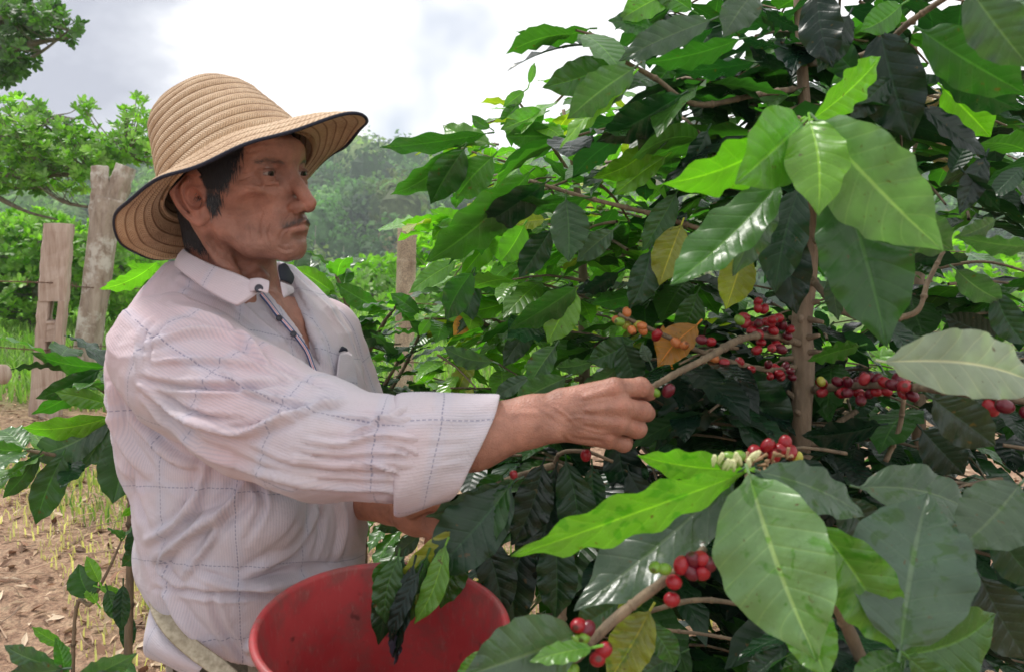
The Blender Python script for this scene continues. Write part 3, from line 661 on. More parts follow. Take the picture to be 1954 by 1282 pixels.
# ---- head, neck and upper chest in head millimetres
neckb = w2h(bw(-.015, 0, zneck-.03)); chest = w2h(bw(.02, 0, zneck-.17))
def mir(P_): 
    q = P_.copy(); q[:, 1] = np.abs(q[:, 1]); return q
def head_f(P_):
    A = mir(P_)
    d = ell(P_, (-10, 0, 50), (97, 75, 84))
    d = smin(d, ell(P_, (36, 0, 6), (53, 60, 80)), 22)
    jawA, jawB, chin = (10, 55, -30), (50, 34, -56), (81, 9, -66)
    d = smin(d, cap(A, (4, 60, -8), jawA, 12, 11), 18)
    d = smin(d, cap(A, jawA, jawB, 13, 13), 16); d = smin(d, cap(A, jawB, chin, 13, 13), 16)
    d = smin(d, ell(P_, (56, 0, -38), (38, 44, 33)), 16)
    d = smin(d, sph(P_, (86, 0, -60), 13), 14)
    d = smin(d, ell(A, (62, 45, 6), (21, 17, 13)), 18)                     # cheek bones
    d = smin(d, cap(A, (62, 45, 8), (10, 66, 8), 7, 5), 14)
    d = smin(d, cap(A, (83, 8, 46), (66, 46, 42), 8, 7), 14)              # brow
    d = smin(d, ell(P_, (60, 0, 72), (34, 52, 34)), 20)
    d = smax(d, -ell(A, (86, 33, 27), (15, 19, 12)), 14)                   # sockets
    d = smax(d, -ell(A, (74, 52, -22), (19, 15, 24)), 22)                   # hollow cheeks
    d = smin(d, ell(P_, (80, 0, -35), (22, 29, 20)), 10)                    # muzzle
    d = smin(d, cap(P_, (86, 0, 34), (104, 0, 4), 6.5, 7.5), 9)             # nose bridge
    d = smin(d, cap(P_, (98, 0, 12), (113, 0, -7), 7.0, 8.3), 6)
    d = smin(d, ell(A, (101, 12, -12), (11, 7, 7.5)), 5)
    d = smin(d, cap(P_, (90, 0, -10), (107, 0, -12), 8, 6.5), 5)
    d = smax(d, -ell(A, (106, 7.2, -20.5), (6, 3.4, 4.5)), 2.5)
    # lips
    d = smin(d, cap(A, (102, 0, -28.5), (92, 23, -36), 4.2, 2.4), 4)
    d = smin(d, cap(A, (100.5, 0, -38.5), (90, 21, -37.5), 5.2, 2.4), 4)
    d = smax(d, -cap(A, (108, 0, -33.2), (94, 28, -38.5), 2.0, 2.0), 1.8)
    d = smax(d, -ell(A, (100, 0, -48), (6.5, 15, 4)), 6)
    d = smax(d, -cap(A, (108, 0, -20), (106, 0, -25), 1.6, 2.0), 4)
    d = smax(d, -cap(A, (101, 24, -10), (92, 34, -34), 1.5, 1.7), 7)        # nasolabial
    d = smax(d, -cap(A, (92, 34, -38), (86, 34, -56), 1.1, 1.0), 7)
    # lids over the eyeball, opening cut as a slanted almond
    lid = ell(A, (72.5, 33, 28.5), (13.8, 14.6, 13.2))
    q = A-np.array((72.5, 33, 28.0), np.float32)
    open_ = np.maximum(q[:, 2]-(3.4-.021*(q[:, 1]-1)**2-.04*q[:, 1]), -(q[:, 2]+(3.0-.018*(q[:, 1]+1)**2)))
    open_ = np.maximum(open_*.8, -(q[:, 0]-1))
    d = smin(d, lid, 3.5)
    d = smax(d, -np.maximum(open_, 11.3-np.linalg.norm(A-np.array((72.8, 33, 28.2), np.float32), axis=1)), .5)
    d = smax(d, -cap(A, (88, 24, 37), (78, 46, 35), .9, .9), 4)             # lid fold
    d = smin(d, cap(A, (84, 24, 17), (80, 42, 17), 2.2, 1.6), 5)           # bag
    # neck
    d = smin(d, cap(P_, (-18, 0, -28), neckb, 50, 56), 18)
    d = smin(d, cap(A, (-8, 60, -22), (neckb[0]*.2+40, 14, -150), 11, 11), 14)     # sternomastoid
    d = smin(d, sph(P_, (34, 0, -106), 12), 16)
    # under-jaw cut so that the jaw line reads
    Wp = (H0+(P_*S_)@HM.T).astype(np.float32); d = smin(d, np.maximum(torso_f(Wp)+.012, Wp[:, 2]-float(TC[2]+zneck-.02))/S_, 20)
    # ears: plate, rim, hollow
    ea = np.array((7, 71, 5), np.float32); et = R(15); ey = R(24)
    q = A-ea; x = q[:, 0]*math.cos(ey)+q[:, 1]*-math.sin(ey); yv = q[:, 0]*math.sin(ey)+q[:, 1]*math.cos(ey)
    # plate coordinates: x along front/back, z up (tilted back), yv outwards
    X = x*math.cos(et)+q[:, 2]*math.sin(et); Z = -x*math.sin(et)+q[:, 2]*math.cos(et)
    X = X+9; Y_ = yv-6
    rx = 18.0+3.8*np.clip(Z/30, -1, 1); rz = 31.
    e = np.sqrt((X/rx)**2+(Z/rz)**2+1e-9)
    rim = np.sqrt(((e-1)*17.0)**2+(Y_-2.2)**2)-3.1
    rim = np.where((X > 8) & (Z < 18), rim+np.clip(X-8, 0, 20)*.5, rim)
    plate = np.maximum((e-1)*16, np.abs(Y_+2.6)-1.8)
    lobe = ell(np.stack([X, Y_, Z], 1), (5, 0, -25), (10, 4.6, 11))
    anti = np.sqrt(((np.sqrt(((X-1)/9.5)**2+((Z+1)/19)**2+1e-9)-1)*12)**2+(Y_-1.0)**2)-2.3
    anti = np.where(X > 3, anti+(X-3)*.8, anti)
    tragus = sph(np.stack([X, Y_, Z], 1), (12, .5, -7), 4.6)
    ear = smin(smin(smin(plate, rim, 2.2), anti, 2.5), lobe, 5)
    conch = ell(np.stack([X, Y_, Z], 1), (4.5, 3, -5), (8.6, 8.5, 12.5))
    ear = smax(ear, -conch, 2); ear = smin(ear, tragus, 3)
    ear = smin(ear, cap(np.stack([X, Y_, Z], 1), (6, -6, 0), (3, -12, 0), 11, 12), 4)
    ear = smax(ear, -conch, 2)
    d = smin(d, ear, 3.0)
    return d
def skull_f(P_):   # head without ears, for the hair
    d = ell(P_, (-10, 0, 50), (97, 75, 84)); d = smin(d, ell(P_, (36, 0, 6), (53, 60, 80)), 22); A = mir(P_)
    d = smin(d, cap(A, (4, 60, -8), (12, 57, -46), 12, 11), 18)
    return smin(d, cap(P_, (-18, 0, -28), neckb, 50, 56), 18)
def hair_line(p):     # True where scalp hair grows (head mm, near and far side)
    a = np.abs(p[:, 1]); f, u = p[:, 0], p[:, 2]
    side = (f < 32+.42*u) & (u > 22) & (f > -2)                                     # temple
    burn = (f > 14+.1*u) & (f < 25+.44*u) & (u > -5) & (u <= 30)                   # sideburn
    back = (f < -6) & (u > -58-.25*f) & (u > -62)
    top = (u > 66) & (f < 62)
    return side | burn | back | top | ((f <= 0) & (u > 34))
Rb = np.stack([Fb, Lb_, (0, 0, 1)], 1)
def W2B(P_): return (P_-TC.astype(np.float32))@Rb.astype(np.float32)
def bu(py, d=1.2): return P(478, py, d)[2]-TC[2]
# torso sections: height (body coords), forward centre, half depth, half width
SEC = np.array([(bu(1330), .010, .110, .150), (bu(1220), .012, .112, .152), (bu(1130), .016, .117, .158), (bu(1040), .020, .118, .162), (bu(930), .018, .122, .166), (bu(820), .012, .130, .174),
                (bu(720), .002, .128, .174), (bu(640), -.008, .120, .166), (bu(590), -.016, .106, .152), (bu(545), -.024, .086, .122), (bu(510), -.030, .072, .095), (bu(480), -.034, .062, .068)])
def torso_f(P_, infl=0.):
    q = W2B(P_); u = q[:, 2]
    fc = np.interp(u, SEC[:, 0], SEC[:, 1]); hd = np.interp(u, SEC[:, 0], SEC[:, 2])+infl; hw = np.interp(u, SEC[:, 0], SEC[:, 3])+infl
    x = (q[:, 0]-fc)/hd; y = q[:, 1]/hw; e = (np.abs(x)**2.3+np.abs(y)**2.3+1e-9)**(1/2.3)
    d = (e-1)*np.minimum(hd, hw)*.85
    d = np.maximum(d, (u-(bu(508)+infl)))*1.0; d = np.maximum(d, (bu(1300)-u))
    return d
Vh, Qh = surface(head_f, (-125, -110, neckb[2]-150), (150, 150, 120), 1.55)
hl = Vh.copy()
# finer creases on the skin
wr_ = 1.2*np.array([mnoise.noise(Vector(p*.07)) for p in hl])+.5*np.array([mnoise.noise(Vector(p*.2)) for p in hl])
Vh = hl+vnormals(hl, Qh)*(wr_*.35)[:, None]
Vh = in_hat(h2w(Vh))
fl = [([(575, 398), (545, 412), (536, 436)], 3.0, -.0010), ([(502, 405), (494, 430), (497, 462)], 2.6, -.0011), ([(512, 428), (508, 448), (514, 468)], 2.4, -.0008),
      ([(548, 432), (536, 446), (530, 466)], 2.6, -.0009), ([(472, 345), (490, 352), (512, 350), (530, 342)], 2.6, -.0008), ([(478, 336), (466, 342), (456, 344)], 1.8, -.0007), ([(478, 330), (464, 330), (455, 326)], 1.8, -.0007),
      ([(470, 292), (500, 286), (540, 288)], 3, -.0006), ([(470, 280), (500, 273), (540, 275)], 3, -.0006),
      ([(397, 430), (412, 470), (445, 500)], 7, -.0022), ([(378, 430), (400, 480), (430, 520)], 6, .0014), ([(440, 395), (448, 430), (470, 465)], 10, -.0012)]
fl += [([(486, 300), (510, 294), (540, 296)], 2.2, -.0007), ([(455, 352), (468, 360), (486, 364)], 2.0, -.0006), ([(520, 352), (540, 366), (556, 372)], 2.6, -.0006), ([(478, 420), (474, 440), (478, 460)], 2.4, -.0007), ([(528, 470), (545, 478), (562, 474)], 3, -.0009),
       ([(556, 412), (548, 424), (546, 436)], 1.8, -.0008), ([(400, 500), (430, 515), (470, 520)], 3, -.0012), ([(392, 470), (410, 505), (440, 530)], 4, -.0012), ([(500, 316), (514, 313), (530, 317)], 1.6, -.0008)]
Vh = folds(Vh, Qh, fl, 1.5)
# intrinsic skin colour: lips, stubble, ruddy nose and cheeks, darker scalp
def g3(p, c, r): return np.exp(-(((p-np.array(c))/np.array(r))**2).sum(1))
Am = hl.copy(); Am[:, 1] = abs(Am[:, 1])
skin = np.tile(np.array((.335, .158, .113)), (len(hl), 1))
def blend(mask, c): 
    global skin
    skin = skin*(1-mask[:, None])+np.array(c)*mask[:, None]
blend(.5*g3(hl, (112, 0, -8), (16, 16, 12)), (.42, .16, .11)); blend(.35*g3(Am, (70, 50, -4), (22, 20, 22)), (.42, .17, .11))
blend(.6*g3(Am, (0, 80, 0), (30, 22, 36)), (.36, .125, .085))
seglip = lambda a, b, r: np.clip(1.25-cap(Am.astype(np.float32), a, b, 0, 0)/r, 0, 1)
blend(.7*seglip((104, 0, -30), (93, 22, -35.5), 4.5), (.30, .115, .09)); blend(.7*seglip((103, 0, -38.3), (92, 20, -37.5), 5), (.40, .18, .14))
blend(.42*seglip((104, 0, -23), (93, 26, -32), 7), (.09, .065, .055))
blend(.30*g3(Am, (88, 14, -57), (22, 30, 16)), (.17, .115, .09)); blend(.16*g3(Am, (55, 45, -60), (40, 25, 22)), (.18, .11, .09))
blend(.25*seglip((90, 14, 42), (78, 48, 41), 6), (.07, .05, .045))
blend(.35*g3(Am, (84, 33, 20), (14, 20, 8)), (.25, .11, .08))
_e = np.linalg.norm(Am-np.array((72.8, 33, 28.2)), axis=1); blend(.75*np.exp(-((_e-12.6)/1.2)**2)*(Am[:, 0] > 80)*(np.abs(Am[:, 2]-28) < 6)*(Am[:, 2] > 26), (.05, .025, .02))
rnd = np.array([mnoise.noise(Vector(p*.05)) for p in hl]); skin *= (1+.13*rnd)[:, None]
hm_ = hair_line(hl) & (np.abs(skull_f(hl.astype(np.float32))) < 4.5); hm_ = relax(np.stack([hm_*1., hm_*1., hm_*1.], 1), Qh, 4, .6)[:, 0]; blend(hm_*.93, (.014, .012, .013))
for c, r in (((64, -52, -26), 2.6), ((58, -56, 34), 2.0), ((70, -50, 14), 1.6), ((40, -60, -20), 1.6)): blend(.8*np.exp(-((hl-np.array(c))**2).sum(1)/(r*r)/3), (.12, .05, .04))
m, t, b, out = newmat('skin'); M_skin = m
a = attr(t).outputs['Color']; n1 = objnoise(t, 260, 3, .6); n2 = objnoise(t, 45, 4, .6)
r1 = ramp(t, [(.32, .74), (.68, 1.16)]); t.links.new(n2.outputs[0], r1.inputs[0]); t.links.new(mixc(t, 1., a, r1.outputs[0], 'MULTIPLY'), b.inputs['Base Color'])
b.inputs['Roughness'].default_value = .47; b.inputs['Specular IOR Level'].default_value = .38
b.inputs['Subsurface Weight'].default_value = .12; b.inputs['Subsurface Radius'].default_value = (.012, .004, .002); b.inputs['Subsurface Scale'].default_value = .5
vo = N(t, 'ShaderNodeTexVoronoi', ins={'Scale': 520}); tcs = N(t, 'ShaderNodeTexCoord'); t.links.new(tcs.outputs['Object'], vo.inputs['Vector'])
bump(t, b, math_(t, 'ADD', math_(t, 'MULTIPLY', vo.outputs['Distance'], .6), n1.outputs[0]), .5, .0018)
person_mb = MB(); person_mb.add(Vh, Qh, c=skin)

# ---- arms and hands
SH = P(292, 668, 1.05); EL = P(612, 862, .955); WR = P(1055, 792, .965); CUF = P(880, 852, .95)
a_ = nrm(WR-EL); toC = nrm(CAM-WR); hn = nrm(toC-a_*np.dot(toC, a_))     # back-of-hand normal (towards camera)
hu = nrm(np.cross(hn, a_)); 
if hu[2] < 0: hu = -hu
def HP(px, py, d): return P(px, py, .965+d)
def hand_f(P_):
    d = cap(P_, EL, P(900, 832, .957), .043, .036, (hn, .9))
    d = smin(d, cap(P_, P(900, 832, .957), P(1015, 803, .964), .036, .0285, (hn, .82)), .02)
    d = smin(d, cap(P_, P(1015, 803, .964), P(1062, 792, .965), .0275, .0265, (hn, .74)), .012)
    wr1 = HP(1070, 785, 0)
    # palm: four metacarpals fused
    K = [(HP(1172, 742, -.004), .0132), (HP(1186, 776, -.008), .0132), (HP(1180, 808, -.006), .0125), (HP(1160, 836, .003), .0115)]
    B = [HP(1078, 768, .002), HP(1076, 784, .0), HP(1074, 800, .001), HP(1074, 812, .004)]
    for (k, r), b_ in zip(K, B): d = smin(d, cap(P_, b_, k, .0175, r), .010)
    d = smin(d, ell(P_, HP(1125, 792, .012), (.034, .018, .030)), .012)
    F_ = [  # index, middle, ring, pinky: knuckle, PIP, DIP, tip
        [K[0][0], HP(1222, 738, .006), HP(1238, 748, .026), HP(1226, 748, .044)],
        [K[1][0], HP(1226, 784, .004), HP(1234, 788, .030), HP(1212, 784, .046)],
        [K[2][0], HP(1216, 818, .008), HP(1220, 818, .032), HP(1196, 806, .046)],
        [K[3][0], HP(1190, 846, .012), HP(1194, 842, .032), HP(1172, 828, .044)]]
    R4 = [(.0118, .0108, .0096, .0082), (.0120, .0110, .0098, .0084), (.0113, .0103, .0092, .0080), (.0102, .0092, .0082, .0072)]
    for f_, r_ in zip(F_, R4):
        fd = cap(P_, f_[0], f_[1], r_[0], r_[1])
        fd = smin(fd, cap(P_, f_[1], f_[2], r_[1], r_[2]), .0025); fd = smin(fd, cap(P_, f_[2], f_[3], r_[2], r_[3]), .0025)
        fd = smin(fd, sph(P_, f_[1], r_[1]*1.07), .003)
        d = smin(d, fd, .0018)
    for (k, r) in K: d = smin(d, sph(P_, k+hn*.0022, r*.88), .006)
    # thumb behind, meeting the index around the twig
    th_ = [HP(1090, 765, .022), HP(1142, 762, .034), HP(1188, 756, .036), HP(1224, 750, .036)]
    td = cap(P_, th_[0], th_[1], .016, .013); td = smin(td, cap(P_, th_[1], th_[2], .0125, .0118), .004); td = smin(td, cap(P_, th_[2], th_[3], .0115, .0092), .004)
    d = smin(d, td, .005)
    # tendons
    for (k, r), b_, s in zip(K, B, (.0016, .0022, .0018, .0012)): d = smin(d, cap(P_, b_*.6+k*.4+hn*.0165, k+hn*.0105, .0024, .0030), .006)
    d = smin(d, sph(P_, HP(1058, 822, -.006)+hn*.004, .010), .012)           # ulna head
    return d
pts = [EL, WR, HP(1245, 740, .05), HP(1190, 850, .05), P(900, 832, .957)]
lo, hi = fit_bounds(pts, .035); lo[0] = P(760, 800, .95)[0]
Va, Qa = surface(hand_f, lo, hi, .0016)
Va = folds(Va, Qa, [([(1072, 800), (1110, 796), (1160, 802)], 3.2, .0009), ([(1060, 775), (1085, 795), (1100, 812)], 3, .0010), ([(1100, 772), (1140, 765), (1170, 762)], 3, .0008),
                    ([(1082, 830), (1110, 838), (1150, 842)], 3, -.0010), ([(1105, 812), (1135, 822), (1160, 826)], 2.6, .0010), ([(1020, 770), (1050, 790), (1075, 806)], 4, .0008), ([(955, 790), (1010, 788), (1050, 790)], 6, .0008),
                    ([(1070, 826), (1085, 846), (1100, 852)], 4, -.0014), ([(1226, 728), (1229, 740), (1227, 752)], 1.6, -.0006), ([(1230, 774), (1233, 786), (1230, 796)], 1.6, -.0006), ([(1218, 808), (1221, 818), (1219, 828)], 1.4, -.0005)])
ska = np.tile(np.array((.41, .195, .142)), (len(Va), 1)); rnd = np.array([mnoise.noise(Vector(p*26)) for p in Va]); ska *= (1+.12*rnd)[:, None]
xk, yk, dk = proj(Va); kn = np.zeros(len(Va))
for (cx, cy) in ((1186, 776), (1172, 742), (1182, 808), (1162, 836), (1224, 738), (1228, 784), (1218, 818)): kn = np.maximum(kn, np.exp(-((xk-cx)**2+(yk-cy)**2)/140))
ska = ska*(1-.45*kn[:, None])+np.array((.50, .19, .13))*.45*kn[:, None]
person_mb.add(Va, Qa, c=ska)
# far arm
SH2 = bw(.0, .165, zneck-.085); EL2 = P(610, 930, 1.30); WR2 = P(745, 962, 1.19)
def G(px, py, d): return P(px, py, 1.12+d)
def hand2_f(P_):
    d = cap(P_, EL2, WR2, .042, .026); d = smin(d, cap(P_, WR2, G(800, 985, .02), .024, .026), .015)
    d = smin(d, ell(P_, G(800, 984, .02), (.036, .018, .024)), .012)
    for k, (x, y, e) in enumerate(((838, 962, 0), (845, 980, -.006), (838, 1000, -.006), (822, 1012, 0))):
        kn_ = G(822-k*4, 968+k*12, .005); mid = G(x+8, y+4, -.004+e); tip = G(x-2, y+22, .012)
        fd = smin(cap(P_, kn_, mid, .0105, .0095), cap(P_, mid, tip, .0095, .0078), .003); d = smin(d, fd, .004)
    d = smin(d, smin(cap(P_, G(785, 972, -.01), G(815, 958, -.02), .013, .011), cap(P_, G(815, 958, -.02), G(846, 962, -.014), .011, .009), .003), .006)
    return d
lo, hi = fit_bounds([EL2, WR2, G(850, 1020, 0), G(800, 950, -.02)], .03)
V2, Q2 = surface(hand2_f, lo, hi, .0022)
person_mb.add(V2, Q2, c=np.tile(np.array((.40, .175, .11)), (len(V2), 1)))
person_mb.c = [np.ascontiguousarray(c) for c in person_mb.c]
person = tag(person_mb.build('person', M_skin), 'man in straw hat and pale check shirt reaching out to pick coffee', 'person')

# ---- eyes
m, t, b, out = newmat('eye'); uvn = N(t, 'ShaderNodeUVMap', uv_map='UVMap'); sp = N(t, 'ShaderNodeSeparateXYZ'); t.links.new(uvn.outputs[0], sp.inputs[0])
ri = ramp(t, [(0, (.005, .004, .004)), (.16, (.006, .004, .004)), (.2, (.035, .016, .010)), (.36, (.02, .01, .007)), (.41, (.30, .24, .22)), (1, (.42, .32, .29))]); t.links.new(sp.outputs[0], ri.inputs[0]); t.links.new(ri.outputs[0], b.inputs['Base Color']); b.inputs['Roughness'].default_value = .2; b.inputs['Specular IOR Level'].default_value = .25
for s in (-1, 1):
    e = MB(); c = np.array((72.8, 33*s, 28.2)); look = nrm((1, -.10, -.10)); X_, A_, B_ = look, nrm(np.cross(look, (0, 0, 1))), None; B_ = np.cross(A_, X_)
    th = np.arange(24)*2*math.pi/24; ph = np.linspace(0, math.pi*.75, 22); V = []
    for p in ph:
        for a in th: V.append(c+12.0*(X_*math.cos(p)+(A_*math.cos(a)+B_*math.sin(a))*math.sin(p)))
    uv = np.repeat(ph/1.2, 24); e.add(h2w(np.array(V)), gridq(22, 24, True), uv=np.stack([uv, 0*uv], 1)); e.build('eyeball', m, person)

# ---- hair, brows and moustache as fine strands
m, t, b, out = newmat('hair'); t.links.new(attr(t).outputs['Color'], b.inputs['Base Color']); b.inputs['Roughness'].default_value = .45; M_hair = m
def project_to(f, p, it=4, off=0.):
    p = np.asarray(p, np.float32)
    for _ in range(it):
        g = np.stack([f(p+np.eye(3, dtype=np.float32)[i]*1.)-f(p-np.eye(3, dtype=np.float32)[i]*1.) for i in range(3)], 1); g = nrmr(g); p = p-g*(f(p)-off)[:, None]
    return p.astype(np.float32), g
def strands(mb, f, roots, dirs, length, width, off0, off1, cols, jit=.25, steps=5):
    n = len(roots); p, g = project_to(f, roots, off=off0); V = [p]; d = nrmr(dirs+rng.normal(0, jit, (n, 3)))
    for k in range(1, steps):
        d = nrmr(d+rng.normal(0, jit*.35, (n, 3))); q = p+d*(length/(steps-1))[:, None]; q, g = project_to(f, q, 2, off=off0+(off1-off0)*k/(steps-1)); V.append(q); p = q
    V = np.stack(V, 1); side = nrmr(np.cross(dirs+0., g)); wd = width*np.array([1, .9, .75, .5, .12])[None, :, None]
    lift = g[:, None]*(width*.35)
    A = V+side[:, None]*wd; B = V-side[:, None]*wd; W = np.stack([A, V+lift, B], 2)   # n,steps,3,3
    q = []
    for k in range(steps-1):
        a = k*3; q += [(a, a+1, a+4, a+3), (a+1, a+2, a+5, a+4)]
    Qs = (np.arange(n)[:, None, None]*steps*3+np.array(q)[None]).reshape(-1, 4)
    mb.add(h2w(W.reshape(-1, 3)), Qs, c=np.repeat(cols, steps*3, 0))
hb = MB()
# scalp cap just above the skull so no skin shows between strands
n = 42000; q = rng.normal(size=(n, 3)); q = nrmr(q)*np.array((100, 78, 90))+np.array((-8, 0, 30)); q[:, 2] = rng.uniform(-72, 95, n); q[:, 0] = rng.uniform(-112, 66, n); q[:, 1] = np.sign(rng.uniform(-1, 1, n))*rng.uniform(5, 78, n)
q, _ = project_to(skull_f, q, 6); k = hair_line(q+rng.normal(0, 3.2, q.shape)*np.array((1, 0, 1.6))) & (np.abs(q[:, 2]) < 100); q = q[k]
dr = np.tile(np.array((-.35, 0, -1.)), (len(q), 1)); dr[q[:, 0] > 14] = (.05, 0, -1.); dr[q[:, 2] < -25] = (.1, 0, -1)
cols = np.array((.010, .010, .014))*rng.uniform(.5, 1.8, (len(q), 1)); gr = (rng.uniform(0, 1, len(q)) < .10) & (q[:, 2] < 25) & (q[:, 0] > 10); cols[gr] = (.10, .095, .095)
strands(hb, skull_f, q, dr, rng.uniform(11, 22, len(q)), .55, 1.0, 4.2, cols, .14)
hb.v = [in_hat(v, .95) for v in hb.v]; hb.build('hair', M_hair, person)
mo = MB(); n = 460; y_ = rng.uniform(-30, 30, n); y_ = np.where(np.abs(y_) < 3, y_*3, y_); u = -24-.30*np.abs(y_)+rng.normal(0, 1.9, n); q = np.stack([104-.012*y_**2, y_, u], 1); keep = rng.uniform(0, 1, n) < np.exp(-np.maximum(np.abs(y_)-24, 0)/4); q = q[keep]
d_ = np.stack([-.1+0*q[:, 1], .75*np.sign(q[:, 1])*(np.abs(q[:, 1])/26+.15), -1+0*q[:, 1]], 1)
strands(mo, head_f, q, d_, rng.uniform(4, 8, len(q)), .11, .15, .8, np.array((.07, .058, .052))*rng.uniform(.5, 2.2, (len(q), 1)), .2); mo.build('moustache', M_hair, person)
for s in (-1, 1):
    eb = MB(); n = 90; tt = rng.uniform(0, 1, n); q = np.stack([91-16*tt, s*(15+33*tt), 40+3.5*np.sin(tt*2.6)+rng.normal(0, 1.6, n)], 1)
    d_ = np.tile(np.array((-.3, .9*s, .15)), (n, 1)); strands(eb, head_f, q, d_, rng.uniform(5, 9, n), .14, .1, .7, np.array((.07, .055, .05))*rng.uniform(.5, 2, (n, 1)), .22); eb.build('eyebrow', M_hair, person)

# ================================================================ shirt
def basis(u): u = nrm(u); a = nrm(np.cross(u, (0, 0, 1))); return u, a, np.cross(a, u)
def shirt_uv(V):
    q = (V-TC)@Rb; ang = np.arctan2(q[:, 1], q[:, 0]-.0); return np.stack([ang*.165, q[:, 2]+.03*np.sin(ang*1.3)], 1)
def ridges(V, Q, uv, sc, amp):
    a, b_, sh = sc; Nn = vnormals(V, Q); U = uv[:, 0]*a+uv[:, 1]*a*sh; W = uv[:, 1]*b_; d = np.zeros(len(V))
    for i in range(len(V)):
        n1 = mnoise.noise(Vector((U[i], W[i], 7.1))); n2 = mnoise.noise(Vector((U[i]*2.1, W[i]*2.0, 1.3))); m_ = mnoise.noise(Vector((uv[i, 0]*9, uv[i, 1]*9, 4.4)))
        d[i] = ((1-abs(n1)*2.4)**3*(.6+m_)+.4*(1-abs(n2)*2.4)**3*(.5+m_))
    return V+Nn*(np.clip(d, -.6, 1.2)*amp)[:, None]
def yoke_f(P_):
    a = bw(-.03, -.05, zneck-.016); b_ = bw(-.010, -.125, zneck-.098); d = cap(P_, a, b_, .048, .062)
    a = bw(-.03, .05, zneck-.012); b_ = bw(-.020, .112, zneck-.085); d = smin(d, cap(P_, a, b_, .046, .050), .03)
    d = smin(d, cap(P_, bw(-.070, -.04, bu(700)), bw(-.055, -.09, bu(625)), .055, .046), .04)
    return d
CH = [np.array(p) for p in (SH, EL)]
hemA, hemB = P(298, 1130, 1.14), P(440, 1300, 1.03)
def shirt_f(P_):
    d = smin(torso_f(P_), yoke_f(P_), .03)
    d = smin(d, cap(P_, P(282, 720, 1.12), P(294, 880, 1.15), .044, .042), .05)      # full back of the shirt
    d = smin(d, cap(P_, P(322, 1062, 1.15), P(430, 1110, 1.10), .036, .046), .04)   # blouse above the belt
    # sagging fold under the arm
    d = smin(d, cap(P_, P(330, 1000, 1.11), P(520, 980, 1.06), .03, .035), .05)
    # neck opening and V placket opening
    q = W2B(P_); u = q[:, 2]-zneck
    nk = cap(P_, bw(-.03, 0, zneck-.03), bw(.00, 0, zneck+.2), .060, .075)
    d = smax(d, -nk, .004)
    w_ = .030*(1-np.clip((-u-.01)/.125, 0, 1))+.0015
    wedge = np.maximum(np.maximum(np.abs(q[:, 1]-.004)-w_, -(u+.135)), np.maximum(-(torso_f(P_)+.026), -q[:, 0])); d = smax(d, -wedge, .0015)
    hem = P_[:, 2]-(hemA[2]+(P_[:, 0]-hemA[0])*((hemB[2]-hemA[2])/(hemB[0]-hemA[0]))); d = smax(d, -hem*.7, .003)
    return d
lo, hi = fit_bounds([P(150, 1300, 1.2), P(760, 450, 1.2), bw(0, -.3, 0), bw(0, .3, 0)], .02)
Vs, Qs = surface(shirt_f, lo, hi, .0036)
tf = [([(480, 900), (440, 962), (370, 1010), (300, 1062)], 13, .009), ([(395, 885), (372, 955), (335, 1000), (280, 1030)], 10, .007), ([(690, 1075), (600, 1100), (500, 1118), (400, 1105)], 12, .007),
      ([(560, 1085), (470, 1112), (385, 1090)], 8, -.005), ([(430, 970), (400, 1030), (350, 1100)], 8, .005), ([(610, 960), (560, 1040), (470, 1095)], 10, .005), ([(640, 930), (655, 1000), (640, 1070)], 7, .004), ([(600, 930), (612, 1000), (600, 1060)], 6, -.003),
      ([(240, 720), (262, 800), (330, 870), (385, 890)], 9, .006), ([(210, 740), (235, 830), (285, 905)], 9, .006), ([(225, 680), (260, 745), (320, 800)], 7, -.005), ([(250, 880), (262, 950), (282, 1010)], 8, -.004),
      ([(345, 530), (420, 560), (470, 590), (540, 650)], 7, .004), ([(500, 590), (560, 650), (620, 720)], 5, .0035), ([(560, 560), (600, 640), (640, 760)], 6, .003), ([(420, 600), (500, 668), (560, 760)], 7, -.003),
      ([(470, 1240), (520, 1190), (560, 1150)], 8, .006), ([(310, 1110), (350, 1180), (420, 1250)], 9, .006), ([(400, 1120), (420, 1190), (470, 1260)], 9, -.004), ([(300, 1120), (420, 1135), (520, 1130)], 7, -.005),
      ([(330, 1040), (310, 1080), (345, 1120)], 6, .006), ([(545, 470), (545, 500), (560, 560)], 3, .002), ([(360, 560), (300, 590), (258, 660)], 5, -.002), ([(480, 900), (500, 960), (470, 1030)], 9, -.004)]
Vs = folds(Vs, Qs, tf, 1.8, .8)
def wnoise(V, Q, sc, amp, st=(1, 1, 1)):
    Nn = vnormals(V, Q); st = np.array(st); d = np.array([mnoise.noise(Vector(p*sc*st))+.5*mnoise.noise(Vector(p*sc*2.3*st+3)) for p in V]); return V+Nn*(d*amp)[:, None]
Vs = wnoise(Vs, Qs, 14, .0035, (1, 1, .6)); Vs = ridges(Vs, Qs, shirt_uv(Vs), (16, 7, .55), .0042)
